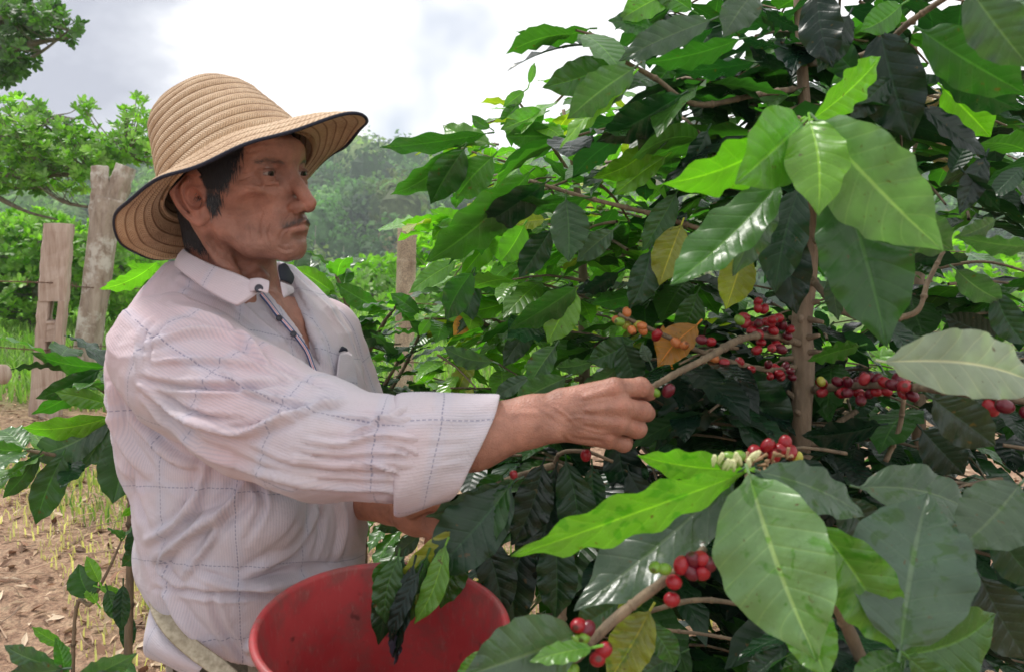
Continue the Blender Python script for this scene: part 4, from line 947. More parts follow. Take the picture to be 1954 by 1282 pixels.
# cut away the neckline: V opening at the front
q = W2B(Vs.astype(np.float32)); u = q[:, 2]-zneck
uv = shirt_uv(Vs)
def drop(V, Q, kill, *arrs):
    kq = ~kill[Q].any(1); Q = Q[kq]; used = np.zeros(len(V), bool); used[Q.ravel()] = True; mp_ = np.cumsum(used)-1
    return (V[used], mp_[Q])+tuple(a[used] for a in arrs)
xs_, ys_, ds_ = proj(Vs); 
vw = np.clip((-u-.015)/.12, 0, 1)
m, t, b, out = newmat('shirt_cotton'); M_shirt = m
uvn = N(t, 'ShaderNodeUVMap', uv_map='UVMap'); wob = objnoise(t, 7, 3); sp0 = N(t, 'ShaderNodeSeparateXYZ'); t.links.new(uvn.outputs[0], sp0.inputs[0])
Uo = math_(t, 'ADD', sp0.outputs[0], math_(t, 'MULTIPLY', math_(t, 'SUBTRACT', wob.outputs[0], .5), .010)); Vo = math_(t, 'ADD', sp0.outputs[1], math_(t, 'MULTIPLY', math_(t, 'SUBTRACT', wob.outputs[0], .5), .010))
def line(co, period, w):
    f_ = math_(t, 'ABSOLUTE', math_(t, 'SUBTRACT', math_(t, 'FRACT', math_(t, 'DIVIDE', co, period)), .5)); mr = N(t, 'ShaderNodeMapRange', ins={'From Min': w/period*.5, 'From Max': w/period, 'To Min': 1, 'To Max': 0}); t.links.new(f_, mr.inputs[0]); return mr.outputs[0]
dashU = math_(t, 'GREATER_THAN', math_(t, 'FRACT', math_(t, 'DIVIDE', Vo, .0052)), .32); dashV = math_(t, 'GREATER_THAN', math_(t, 'FRACT', math_(t, 'DIVIDE', Uo, .0052)), .32)
lu = math_(t, 'MULTIPLY', line(Uo, .094, .00085), dashU); lv = math_(t, 'MULTIPLY', line(Vo, .098, .00085), dashV)
halo = math_(t, 'MAXIMUM', line(Uo, .094, .010), line(Vo, .098, .010))
pin = math_(t, 'MULTIPLY', line(Uo, .0031, .0008), .26)
patch = objnoise(t, 5.5, 2); rp = ramp(t, [(.38, (.53, .49, .54)), (.52, (.57, .49, .525)), (.66, (.59, .455, .485))]); t.links.new(patch.outputs[0], rp.inputs[0])
c0 = mixc(t, math_(t, 'MULTIPLY', halo, .22), rp.outputs[0], (.44, .48, .60)); fadep = objnoise(t, 9, 3); rfp = ramp(t, [(.4, .25), (.6, 1)]); t.links.new(fadep.outputs[0], rfp.inputs[0])
c1 = mixc(t, math_(t, 'MULTIPLY', pin, rfp.outputs[0]), c0, (.30, .30, .40)); c2 = mixc(t, math_(t, 'MULTIPLY', math_(t, 'MAXIMUM', lu, lv), .58), c1, (.09, .11, .20))
soil_ = objnoise(t, 12, 4, .6); rs_ = ramp(t, [(.55, 0), (.75, .35)]); t.links.new(soil_.outputs[0], rs_.inputs[0]); c3 = mixc(t, rs_.outputs[0], c2, (.42, .36, .34))
geo_ = N(t, 'ShaderNodeNewGeometry'); c3 = mixc(t, geo_.outputs['Backfacing'], c3, (.45, .42, .46))
t.links.new(c3, b.inputs['Base Color']); b.inputs['Roughness'].default_value = .85; b.inputs['Specular IOR Level'].default_value = .2; b.inputs['Sheen Weight'].default_value = .15
wv_ = objnoise(t, 70, 5, .65); cr_ = objnoise(t, 26, 4, .6, .8)
bump(t, b, math_(t, 'ADD', math_(t, 'ADD', math_(t, 'MULTIPLY', pin, .25), math_(t, 'MULTIPLY', wv_.outputs[0], .5)), math_(t, 'MULTIPLY', cr_.outputs[0], 1.1)), .55, .004)
sb = MB(); sb.add(Vs, Qs, uv=uv); shirt = sb.build('shirt', M_shirt, person); _s = shirt.modifiers.new('thick', 'SOLIDIFY'); _s.thickness = .0016; _s.offset = -1

# near sleeve
SLV = [(P(322, 668, 1.065), .071), (P(368, 708, 1.04), .077), (P(478, 780, .995), .074), (P(604, 838, .955), .066), (P(740, 856, .945), .054), (P(806, 857, .945), .044)]
def chain(P_, C, k=.03, flat=None):
    d = None
    for (a, ra), (b_, rb) in zip(C[:-1], C[1:]):
        e = cap(P_, a, b_, ra, rb, flat); d = e if d is None else smin(d, e, k)
    return d
def sleeve_f(P_):
    d = chain(P_, SLV, .02)
    d = smin(d, cap(P_, P(620, 880, .955), P(820, 908, .955), .028, .022), .03)      # hanging fullness underneath
    e = nrm(SLV[-1][0]-SLV[-2][0]); return np.maximum(d, (P_-SLV[-1][0].astype(np.float32))@e.astype(np.float32))
lo, hi = fit_bounds([p for p, r in SLV], .10)
Vl, Ql = surface(sleeve_f, lo, hi, .0034)
def chain_uv(V, C, r0=.07):
    best = np.full(len(V), 1e9); U_ = np.zeros((len(V), 2)); L = 0
    for (a, ra), (b_, rb) in zip(C[:-1], C[1:]):
        ab = b_-a; l = np.linalg.norm(ab); e = ab/l; w = V-a; h = np.clip(w@e/l, 0, 1); r_ = w-(h*l)[:, None]*e; d = np.linalg.norm(r_, axis=1)
        n1 = nrm(np.cross(e, (0, 0, 1))); n2 = np.cross(n1, e); an = np.arctan2(r_@n2, r_@n1); m_ = d < best
        U_[m_, 0] = (an*r0)[m_]; U_[m_, 1] = (L+h*l)[m_]; best = np.minimum(best, d); L += l
    return U_
uvl = chain_uv(Vl, SLV)
sf = [([(280, 660), (372, 632), (468, 652), (520, 700)], 7, .0050), ([(293, 690), (372, 686), (485, 697), (560, 730)], 6, .0042), ([(327, 580), (420, 612), (506, 690)], 7, .004),
      ([(266, 722), (334, 736), (454, 738), (560, 728)], 7, -.0050), ([(268, 735), (351, 795), (454, 826), (523, 806), (585, 785)], 9, .0060), ([(273, 760), (324, 812), (380, 858), (440, 880)], 9, .0055),
      ([(300, 750), (370, 790), (470, 800)], 6, -.0035), ([(523, 806), (592, 778), (654, 765)], 6, .004), ([(585, 839), (650, 845), (720, 830), (800, 838)], 7, .0040), ([(560, 860), (640, 875), (740, 872), (800, 880)], 6, -.0030),
      ([(400, 874), (520, 905), (640, 928), (790, 935)], 8, .0040), ([(460, 850), (560, 890), (700, 905), (790, 905)], 7, -.003), ([(420, 700), (470, 745), (560, 765), (640, 770)], 6, .0035), ([(640, 790), (720, 800), (800, 800)], 6, .003),
      ([(500, 680), (570, 720), (650, 752)], 6, -.003), ([(700, 880), (750, 900), (800, 930)], 5, .003), ([(720, 850), (770, 860), (805, 885)], 5, -.003), ([(660, 830), (700, 812), (790, 775)], 6, .003), ([(300, 600), (270, 640), (262, 700)], 6, .003), ([(320, 610), (292, 650), (282, 700)], 5, -.0028)]
Vl = folds(Vl, Ql, sf, 1.8, .8); Vl = wnoise(Vl, Ql, 16, .0035, (.6, 1, 1.2)); Vl = ridges(Vl, Ql, uvl, (18, 8, -.35), .0027)
sl = MB(); sl.add(Vl, Ql, uv=np.stack([uvl[:, 0], uvl[:, 1]], 1)); sleeve = sl.build('sleeve', M_shirt, shirt)
# far sleeve (mostly behind)
C2 = [(bw(0, .14, zneck-.09), .068), (bw(.03, .19, zneck-.24), .062), (EL2, .052)]
V3, Q3 = surface(lambda P_: chain(P_, C2, .02), *fit_bounds([p for p, r in C2], .09), .006)
V3 = wnoise(V3, Q3, 18, .004); s3 = MB(); s3.add(V3, Q3, uv=chain_uv(V3, C2)); s3.build('sleeve', M_shirt, shirt)
# rolled cuff: a turned-back cone of cloth with thickness, cut straight
cA = P(752, 861, .945); cB = P(856, 851, .952); e = nrm(cB-cA); up_ = nrm(np.array((0, 0, 1.))-e*e[2]); sd__ = np.cross(e, up_)
cb = MB(); nt, prof = 72, [(.000, .0560), (-.006, .0650), (.001, .0685), (.018, .0665), (.040, .0630), (.060, .0600), (.075, .0590), (.084, .0585), (.087, .0565), (.084, .0540), (.060, .0545), (.030, .0530), (.0, .05), (-.03, .048)]
V = []; UVc = []
for i, (s, r_) in enumerate(prof):
    for j in range(nt):
        a = 2*math.pi*j/nt; ca, sa = math.cos(a), math.sin(a)      # ca: up, sa: side
        sk_ = s-.028*ca*0+(-.010*ca if s > .02 else -.008*ca)+(.018*(-ca) if ca < 0 else 0)*-.3
        rr_ = r_*(1+.035*math.sin(3*a+1)+.02*math.sin(7*a+s*60)+.03*max(0, -ca))
        sq_ = .86 if abs(sa) > 0 else 1
        V.append(cA+e*(s+.006*ca+.026*ca*max(s, 0)/.08+.004)+up_*(ca*rr_*1.0-.004)+sd__*(sa*rr_*.80)); UVc.append((a*.055, s+.5))
V = np.array(V)
cb.add(V, gridq(len(prof), nt, True), uv=UVc); 
Vc, Qc = cb.v[0], cb.q[0]; Qsub = Qc
# subdivide for folds
def subdiv(V, Q, uv, wrapn):
    pass
Vc = folds(Vc, Qc, [([(835, 790), (870, 830), (905, 850)], 5, .003), ([(815, 830), (860, 870), (890, 910)], 4, -.0025), ([(820, 800), (850, 860), (875, 930)], 4, .002)])
cb.v[0] = Vc; cuff = cb.build('cuff', M_shirt, shirt)
md = cuff.modifiers.new('round', 'SUBSURF'); md.levels = 1; md.render_levels = 1
# stitched edge line of the cuff
m, t, b, out = newmat('navy_cloth'); b.inputs['Base Color'].default_value = (.008, .010, .024, 1); b.inputs['Roughness'].default_value = .8; M_navy = m
# collar: stand and fall, both built as swept strips round the neck
def strip(rows, name, mat, parent, thick=.0018, uvs=1.0, sub=1):
    rows = [catmull(r_, 6) for r_ in rows]; V = np.stack(rows, 0); k, n_ = V.shape[:2]; w = MB()
    L = np.concatenate([[0], np.cumsum(np.linalg.norm(np.diff(V[0], axis=0), axis=1))]); H = np.concatenate([[0], np.cumsum([np.linalg.norm(V[i+1]-V[i], axis=1).mean() for i in range(k-1)])])
    uv = np.stack(np.meshgrid(H, L, indexing='ij'), -1)
    w.add(V.reshape(-1, 3), gridq(k, n_), uv=uv); o = w.build(name, mat, parent)
    s = o.modifiers.new('thick', 'SOLIDIFY'); s.thickness = thick; s.offset = 0; s2 = o.modifiers.new('sub', 'SUBSURF'); s2.levels = sub; s2.render_levels = sub; return o
# collar fall: upper edge (on neck) and lower edge, from back round the near side to the front point
T1 = [bw(-.115, .03, zneck+.055), P(352, 474, 1.115), P(400, 502, 1.07), P(450, 520, 1.045), P(490, 538, 1.03), P(512, 543, 1.03)]
T2 = [bw(-.125, .03, zneck+.040), P(338, 486, 1.11), P(385, 520, 1.055), P(435, 545, 1.028), P(472, 562, 1.015), P(486, 566, 1.02)]
T3 = [bw(-.130, .03, zneck+.012), P(332, 506, 1.105), P(375, 542, 1.045), P(415, 568, 1.018), P(444, 582, 1.006), P(452, 586, 1.010)]
strip([T1, T2, T3], 'collar', M_shirt, shirt, .0022)
# collar stand tab with button at the throat
strip([[P(470, 560, 1.02), P(492, 556, 1.012), P(512, 562, 1.014)], [P(468, 548, 1.026), P(490, 543, 1.02), P(514, 546, 1.022)], [P(475, 532, 1.04), P(494, 530, 1.03), P(515, 536, 1.03)]], 'collar_stand', M_shirt, shirt, .0025)
# far collar leaf: dark inside facing, pale outside
strip([[P(530, 506, 1.06), P(545, 502, 1.09), P(556, 520, 1.12)], [P(532, 522, 1.05), P(548, 520, 1.075), P(564, 530, 1.11)], [P(535, 535, 1.045), P(548, 540, 1.06), P(556, 545, 1.09)]], 'collar_facing', M_navy, shirt, .002)
strip([[P(534, 536, 1.043), P(546, 541, 1.055), P(557, 546, 1.085)], [P(538, 556, 1.04), P(549, 558, 1.05), P(562, 552, 1.08)], [P(541, 570, 1.042), P(550, 565, 1.052), P(560, 560, 1.08)]], 'collar', M_shirt, shirt, .002)
# placket with striped facing, near edge of the opening
m, t, b, out = newmat('placket_stripe'); uvn = N(t, 'ShaderNodeUVMap', uv_map='UVMap'); sp = N(t, 'ShaderNodeSeparateXYZ'); t.links.new(uvn.outputs[0], sp.inputs[0])
rs = ramp(t, [(0, (.04, .06, .18)), (.16, (.7, .66, .70)), (.30, (.60, .06, .10)), (.44, (.72, .68, .72)), (.58, (.05, .08, .22)), (.72, (.72, .68, .72)), (.86, (.60, .06, .10)), (.95, (.05, .06, .2))], 'CONSTANT')
t.links.new(math_(t, 'DIVIDE', sp.outputs[0], .012), rs.inputs[0]); t.links.new(rs.outputs[0], b.inputs['Base Color']); b.inputs['Roughness'].default_value = .8; M_plk = m
m, t, b, out = newmat('button'); b.inputs['Base Color'].default_value = (.02, .02, .035, 1); b.inputs['Roughness'].default_value = .3; M_but = m
# drape helpers: put small trim exactly on the shirt surface
def snap(V0, px, py, lift=.002):
    x, y, d = proj(V0); k = np.hypot(x-px, y-py); c = np.where(k < 9)[0]
    if len(c) == 0: c = np.array([np.argmin(k)])
    return P(px, py, d[c].min()-lift)
def button(px, py, V0, r=.0052, lift=.003, parent=None, name='button'):
    c = snap(V0, px, py, lift); n = nrm(CAM-c+np.array((.1, 0, .2))); a = nrm(np.cross(n, (0, 0, 1))); b_ = np.cross(a, n); w = MB(); V = []; prof = [(0, .0012), (.45, .0010), (.62, .0016), (.85, .0018), (1, .0008), (1, -.001)]
    for rr, h in prof:
        for j in range(20): th = j*math.pi/10; V.append(c+(a*math.cos(th)+b_*math.sin(th))*(r*max(rr, .001))+n*h)
    w.add(V, gridq(len(prof), 20, True)[:, ::-1]); return w.build(name, M_but, parent)
pl = [(497, 560), (512, 578), (530, 602), (548, 622), (570, 648), (586, 672), (596, 700), (608, 726), (616, 748)]
A_ = [snap(Vs, x-4, y+2, .004) for x, y in pl]; B_ = [snap(Vs, x+5, y-3, .004) for x, y in pl]
strip([A_, B_], 'placket', M_plk, shirt, .0016)
button(448, 570, np.vstack([Vs, np.array(T3)]), .0055, .006, shirt); button(494, 551, np.array([P(494, 551, 1.02)]), .0052, .006, shirt)
button(533, 607, Vs, .0042, .006, shirt); button(560, 637, Vs, .0042, .006, shirt); button(627, 741, Vs, .004, .005, shirt)
# chest pocket with dark top and small mark
pk = [[snap(Vs, x, y, .004) for x, y in r_] for r_ in ([(648, 672), (662, 668), (672, 674)], [(640, 720), (662, 722), (682, 724)], [(644, 764), (664, 770), (686, 768)])]
strip(pk, 'pocket', M_shirt, shirt, .002)
strip([[snap(Vs, x, y, .006) for x, y in r_] for r_ in ([(646, 671), (652, 660), (662, 664)], [(648, 672), (656, 670), (664, 671)])], 'pocket_lining', M_navy, shirt, .002)
# ================================================================ straw hat
HC = np.array((-.351, 1.115, CAMZ))
NF, NN = Fh, -Lh
keys = np.array([(0, .177, 0, .205), (42, .112, .110, .166), (90, 0, .155, .114), (135, -.118, .106, .078), (180, -.172, 0, .034), (225, -.122, -.088, .056), (270, 0, -.128, .148), (315, .110, -.080, .195)])
NPH = 240; ph = np.linspace(0, 360, NPH, endpoint=False)
def per(col):
    kx = np.concatenate([keys[:, 0]-360, keys[:, 0], keys[:, 0]+360, ]); ky = np.tile(keys[:, col], 3); o = catmull(np.stack([kx, ky, 0*kx], 1), 12); return np.interp(ph, o[:, 0], o[:, 1])
edge = HC+per(1)[:, None]*NF+per(2)[:, None]*NN+per(3)[:, None]*np.array((0, 0, 1.))
edge[:, 2] += .0022*np.sin(np.radians(ph)*9)+.003*np.sin(np.radians(ph)*4+1)
pr = np.radians(ph)
def ring(rf, rn, h, ex=2.15):
    c, s = np.cos(pr), np.sin(pr); k = (np.abs(c)**ex+np.abs(s)**ex)**(-1/ex)
    sk_ = -.010*np.clip(h/.12, 0, 1)**1.5
    return CB+axis*h+cF*sk_+(c*k*rf)[:, None]*cF+(s*k*rn)[:, None]*cN
prof = catmull([(-.0035, .1075, .0935), (0, .106, .092), (.028, .100, .087), (.058, .0915, .0805), (.083, .0815, .0735), (.106, .0735, .067), (.123, .0585, .054), (.131, .038, .036), (.134, .014, .013), (.134, .001, .001)], 9)
crown = [ring(p[1], p[2], p[0]) for p in prof]
base = crown[9]; nb_ = 44; brim = []
for i in range(nb_+1):
    s = i/nb_; L_ = base*(1-s)+edge*s
    fr_w = np.clip(np.cos(np.radians(ph-20))*1.4, -1, 1)[:, None]; L_ = L_+(-.004+.013*fr_w)*math.sin(math.pi*s)*axis
    brim.append(L_)
def rows(Rg, pitch, amp, v0=0, flip=1):
    Rg = np.array(Rg); L = np.concatenate([[0], np.cumsum(np.linalg.norm(np.diff(Rg, axis=0), axis=2).mean(1))])+v0
    V = Rg.reshape(-1, 3); q = gridq(len(Rg), NPH, True); Nn = vnormals(V, q)*flip
    v_ = np.repeat(L, NPH)/pitch+np.tile(ph/360, len(Rg)); saw = (v_ % 1.0); h = np.abs(np.sin(np.pi*saw))**.7
    au = np.tile(np.radians(ph), len(Rg)); braid = np.sin(au*100+np.pi*(np.floor(v_) % 2))*.22
    V = V+Nn*((h+braid*h-.5)*amp+.0006*np.sin(au*5+v_))[:, None]
    uv = np.stack([np.tile(ph/360*NPH, len(Rg))*.0026, v_*.0115], 1); return V, q, uv
def finer(Rg, k):
    Rg = np.array(Rg); n = len(Rg); o = []
    for i in range(n-1):
        for j in range(k): o.append(Rg[i]+(Rg[i+1]-Rg[i])*j/k)
    o.append(Rg[-1]); return o
m, t, b, out = newmat('straw'); uvn = N(t, 'ShaderNodeUVMap', uv_map='UVMap'); sp = N(t, 'ShaderNodeSeparateXYZ'); t.links.new(uvn.outputs[0], sp.inputs[0])
U, V_ = sp.outputs[0], sp.outputs[1]; vr = math_(t, 'DIVIDE', V_, .0115); fr_ = math_(t, 'FRACT', vr)
dg = math_(t, 'ADD', math_(t, 'MULTIPLY', U, 900.), math_(t, 'MULTIPLY', math_(t, 'PINGPONG', fr_, .5), 9.)); we = math_(t, 'ABSOLUTE', math_(t, 'SINE', dg))
gro = N(t, 'ShaderNodeMapRange', ins={'From Min': 0, 'From Max': .10, 'To Min': 0, 'To Max': 1}); t.links.new(math_(t, 'PINGPONG', fr_, .5), gro.inputs[0])
cn = objnoise(t, 14, 4, .6); fn = objnoise(t, 170, 3, .7); rc = ramp(t, [(.30, (.38, .235, .14)), (.48, (.53, .36, .225)), (.70, (.62, .47, .32))]); t.links.new(math_(t, 'ADD', math_(t, 'MULTIPLY', cn.outputs[0], .6), math_(t, 'MULTIPLY', fn.outputs[0], .4)), rc.inputs[0])
c = mixc(t, 1., rc.outputs[0], mixc(t, we, (.80, .78, .74), (1.06, 1.05, 1.02)), 'MULTIPLY'); c = mixc(t, gro.outputs[0], mixc(t, 1., c, (.46, .36, .28), 'MULTIPLY'), c)
t.links.new(c, b.inputs['Base Color']); b.inputs['Roughness'].default_value = .6; b.inputs['Specular IOR Level'].default_value = .3
hh = math_(t, 'ADD', math_(t, 'MULTIPLY', we, .6), math_(t, 'MULTIPLY', gro.outputs[0], 1.0)); bump(t, b, math_(t, 'ADD', hh, math_(t, 'MULTIPLY', fn.outputs[0], .5)), .75, .0022); M_straw = m
hatroot = MB(); V, q, uv = rows(finer(brim, 3), .0125, .0011, 0); V2_, q2, uv2 = rows(finer(crown, 2), .0125, .0012, .0, 1)
nout = vnormals(V2_, q2); s_out = np.sign((nout*(V2_-(CB+axis*.04))).sum(1).mean())
if s_out < 0: q2 = q2[:, ::-1]; V2_, _, uv2 = rows(finer(crown, 2), .0125, .0012, .0, -1)
hatroot.add(V2_, q2, uv=uv2); hat = hatroot.build('straw_hat', M_straw, person)
s = hat.modifiers.new('thick', 'SOLIDIFY'); s.thickness = .003; s.offset = -1
bm_ = MB(); bm_.add(V, q, uv=uv); br_ = bm_.build('brim', M_straw, hat); s = br_.modifiers.new('thick', 'SOLIDIFY'); s.thickness = .0026; s.offset = 0
tr_ = MB(); pts = np.vstack([edge, edge[:1]]); pts = pts-axis*.0005; tube(tr_, pts, .0022, 8, smooth=False, cap=False); tr_.build('trim', M_navy, hat)
# ================================================================ trousers, cord, shirt tail
m, t, b, out = newmat('trouser_cloth'); n = objnoise(t, 60, 4, .7); r_ = ramp(t, [(.3, (.20, .185, .15)), (.7, (.34, .315, .26))]); t.links.new(n.outputs[0], r_.inputs[0]); t.links.new(r_.outputs[0], b.inputs['Base Color']); b.inputs['Roughness'].default_value = .9; bump(t, b, n.outputs[0], .5, .004)
def trouser_f(P_):
    q = W2B(P_); u = q[:, 2]; x = (q[:, 0]-.012)/.104; y = q[:, 1]/.142; e = np.sqrt(x*x+y*y+1e-9); d = (e-1)*.10
    d = np.maximum(d, u-bu(1150)); d = np.maximum(d, bu(1500)-u)
    for s in (-1, 1): d = smin(d, cap(P_, bw(.01, .075*s, bu(1420)), bw(.02, .09*s, bu(1420)-.55), .088, .062), .05)
    return d
lo, hi = fit_bounds([bw(-.15, -.2, bu(1130)), bw(.15, .2, bu(1130)), bw(.15, .2, bu(1420)-.62), bw(-.15, -.2, bu(1420)-.62)], .03)
Vt, Qt = surface(trouser_f, lo, hi, .009); Vt = wnoise(Vt, Qt, 20, .004); tb = MB(); tb.add(Vt, Qt); trs = tb.build('trousers', m, person)
m, t, b, out = newmat('cord'); n = objnoise(t, 120, 3); r_ = ramp(t, [(.3, (.26, .22, .15)), (.7, (.50, .44, .33))]); t.links.new(n.outputs[0], r_.inputs[0]); t.links.new(r_.outputs[0], b.inputs['Base Color']); b.inputs['Roughness'].default_value = .9
def onv(V0, px, py, lift): return snap(V0, px, py, lift)
cw = MB(); bp_ = [P(296, 1122, 1.10), P(306, 1165, 1.075), P(332, 1204, 1.055), P(372, 1240, 1.04), P(420, 1275, 1.02), P(470, 1320, 1.0)]
side_ = np.array((.25, -.1, .9))
pp = catmull(bp_, 8); T, A, B = frames(pp); W_ = np.array([nrm(np.cross(t_, nrm(CAM-p))) for t_, p in zip(T, pp)])*.0105; Nn_ = np.array([nrm(CAM-p) for p in pp])*.002
vv = np.stack([pp-W_, pp-W_*.8+Nn_, pp, pp+W_*.8+Nn_, pp+W_], 1); cw.add(vv.reshape(-1, 3), gridq(len(pp), 5)); o = cw.build('cord_belt', m, person); s = o.modifiers.new('t', 'SOLIDIFY'); s.thickness = .003
tr1 = [[P(300, 1120, 1.12), P(305, 1172, 1.09), P(345, 1225, 1.065), P(392, 1262, 1.05)], [P(288, 1150, 1.10), P(286, 1200, 1.075), P(320, 1240, 1.05), P(386, 1276, 1.035)],
       [P(280, 1185, 1.105), P(275, 1232, 1.08), P(310, 1262, 1.06), P(372, 1290, 1.05)], [P(282, 1215, 1.12), P(276, 1250, 1.10), P(318, 1268, 1.085), P(366, 1296, 1.07)]]
strip(tr1, 'shirt_tail', M_shirt, shirt, .0018, sub=2)

# ================================================================ bucket
BC = P(728, 1194, .88); bn = nrm(np.array((.02, -math.sin(R(9)), math.cos(R(9))))); bx = nrm(np.cross((0, 1, 0), bn)); by = np.cross(bn, bx)
bt = math.atan2(.15, 1); RB = .1275
def bring(r, h, n=96, egg=.0):
    th = np.arange(n)*2*math.pi/n; rr = r*(1+.012*np.cos(2*th+.6)+.008*np.cos(3*th))
    return BC+bn*h+(np.cos(th)*rr)[:, None]*bx+(np.sin(th)*rr)[:, None]*by
prof_o = [(.98*RB+.0052, -.002), (RB+.0058, .0018), (RB+.0042, .0046), (RB+.0008, .0056), (RB-.0022, .0044), (RB-.003, .001)]
inner = [(RB-.003-(.032*k/14), -.001-.205*k/14) for k in range(1, 15)]
outer = [(RB+.001-(.032*k/14), -.004-.211*k/14) for k in range(14, -1, -1)]
PR = outer+prof_o+inner
bk = MB(); V = np.concatenate([bring(r, h) for r, h in PR]+[bring(.0005, -.206)]); q = gridq(len(PR)+1, 96, True)
uvb = np.concatenate([np.stack([np.arange(96)/96*.84, np.full(96, h)], 1) for r, h in PR]+[np.zeros((96, 2))])
bk.add(V, q, uv=uvb); bo = [(outer[0][0], outer[0][1])]; bk.add(np.vstack([bring(outer[0][0], outer[0][1]), BC+bn*outer[0][1]]), tris=[(j, 96, (j+1) % 96) for j in range(96)])
m, t, b, out = newmat('red_plastic'); n1 = objnoise(t, 26, 6, .7); n2 = objnoise(t, 9, 4, .6); n3 = objnoise(t, 150, 3, .8, mapping=(1, 1, .35))
rn_ = ramp(t, [(.40, (.38, .036, .042)), (.60, (.46, .058, .062))]); t.links.new(n2.outputs[0], rn_.inputs[0]); st = ramp(t, [(.46, 0), (.64, .65)]); t.links.new(n1.outputs[0], st.inputs[0]); sc_ = ramp(t, [(.56, 0), (.72, .55)]); t.links.new(n3.outputs[0], sc_.inputs[0])
c = mixc(t, st.outputs[0], rn_.outputs[0], (.20, .085, .075)); c = mixc(t, math_(t, 'MULTIPLY', sc_.outputs[0], n1.outputs[0]), c, (.42, .24, .21))
dk = objnoise(t, 48, 2, .4); rd = ramp(t, [(.68, 0), (.74, 1)]); t.links.new(dk.outputs[0], rd.inputs[0]); c = mixc(t, math_(t, 'MULTIPLY', rd.outputs[0], .6), c, (.05, .012, .012))
t.links.new(c, b.inputs['Base Color']); b.inputs['Roughness'].default_value = .48; bump(t, b, n1.outputs[0], .15, .003)
bkr = empty('bucket', BC-bn*.21, 'red plastic picking bucket hanging at the man\'s waist', 'bucket'); bk.build('tub', m, bkr)
# ================================================================ coffee
TINT = {'g': (.044, .130, .020), 'd': (.010, .040, .016), 'm': (.025, .082, .018), 'b': (.13, .30, .022), 'l': (.10, .24, .03), 's': (.050, .092, .052), 'y': (.26, .28, .03), 'o': (.48, .20, .03), 'k': (.005, .020, .013), 'r': (.30, .17, .09), 'w': (.24, .28, .21)}  # s paints sky sheen, d and k paint shade into the leaf colour
def leaf_grid(base, tip, normal, ratio, bend, nu=22, nv=11, wave=.10, fold=.14, quilt=1., seed=0, wid=None):
    """a coffee leaf from base to tip: broad ellipse with a drip tip, wavy margin, raised cells between side veins"""
    base = np.asarray(base, float); tip = np.asarray(tip, float); a = tip-base; L = np.linalg.norm(a); a = a/L
    n = nrm(normal-a*np.dot(normal, a)); w = np.cross(n, a)
    t = np.linspace(0, 1, nu); v = np.linspace(-1, 1, nv)
    r = np.random.default_rng(seed); ph = r.uniform(0, 6.28, 4); k = r.uniform(3.2, 5.2)
    prof = np.sin(np.pi*np.clip(t*.97+.012, 0, 1)**.86)**.82
    prof *= 1-.55*np.clip((t-.80)/.2, 0, 1)**.8
    prof[0] = .05; prof[-1] = .01
    if nu > 12: prof[1] = max(prof[1]*.55, .10)
    hw = L*(ratio/2 if wid is None else wid/2/L)
    T, Vv = np.meshgrid(t, v, indexing='ij'); pr_ = prof[:, None]
    asym = 1+.06*np.sin(ph[0])*np.sign(Vv)
    y = Vv*pr_*hw*asym
    tt = np.clip(T+.10*np.abs(Vv)*np.sin(np.pi*T)*.25, 0, 1)
    z = bend*L*4*tt*(1-tt)*(1-.1*np.abs(Vv))
    z = z+fold*hw*np.abs(Vv)**1.25*pr_                           # V fold
    side = np.sign(Vv)*.9
    wave = wave*(.55 if ratio > .58 else 1)
    z = z+wave*hw*np.abs(Vv)**2.2*np.sin(T*k*6.28+ph[1]+side)*np.sin(np.pi*T)**.5*1.4
    nvn = 9; ph_ = ((T-.13*np.abs(Vv))*nvn) % 1.0
    z = z+quilt*hw*.075*np.sin(np.pi*ph_)**.8*np.sin(np.pi*np.clip(np.abs(Vv), 0, 1)**.7)*np.sin(np.pi*np.clip(T, .02, .98))**.4
    y = y*(1+.022*np.sin(T*k*9+ph[2]))
    tw = r.normal(0, .22)*T                                       # twist
    y2 = y*np.cos(tw)-z*0; z2 = z+y*np.sin(tw)
    curl = r.normal(0, .035)*L*np.sin(np.pi*T)
    x = tt*L
    Pp = base+x[..., None]*a+(y2+curl)[..., None]*w+z2[..., None]*n
    uv = np.stack([T, Vv], -1)
    return Pp.reshape(-1, 3), gridq(nu, nv), uv.reshape(-1, 2)
def petiole(mb, base, tip, L, c):
    a = nrm(np.asarray(base)-np.asarray(tip)); tube(mb, [base+a*.010, base+a*.003, base], [.0014, .0012], 5, c, cap=False, k=2)
cherry_meshes = {}
m, t, b, out = newmat('cherry_skin'); a = attr(t).outputs['Color']; n_ = objnoise(t, 60, 3); r_ = ramp(t, [(.35, .7), (.65, 1.2)]); t.links.new(n_.outputs[0], r_.inputs[0])
t.links.new(mixc(t, 1., a, r_.outputs[0], 'MULTIPLY'), b.inputs['Base Color']); b.inputs['Roughness'].default_value = .33; b.inputs['Subsurface Weight'].default_value = .1; b.inputs['Subsurface Radius'].default_value = (.006, .001, .001); M_cherry = m
CH_C = {'red': (.30, .008, .016), 'dark': (.12, .005, .016), 'orange': (.52, .17, .05), 'green': (.16, .30, .03), 'pink': (.36, .03, .04), 'yellow': (.42, .40, .06)}
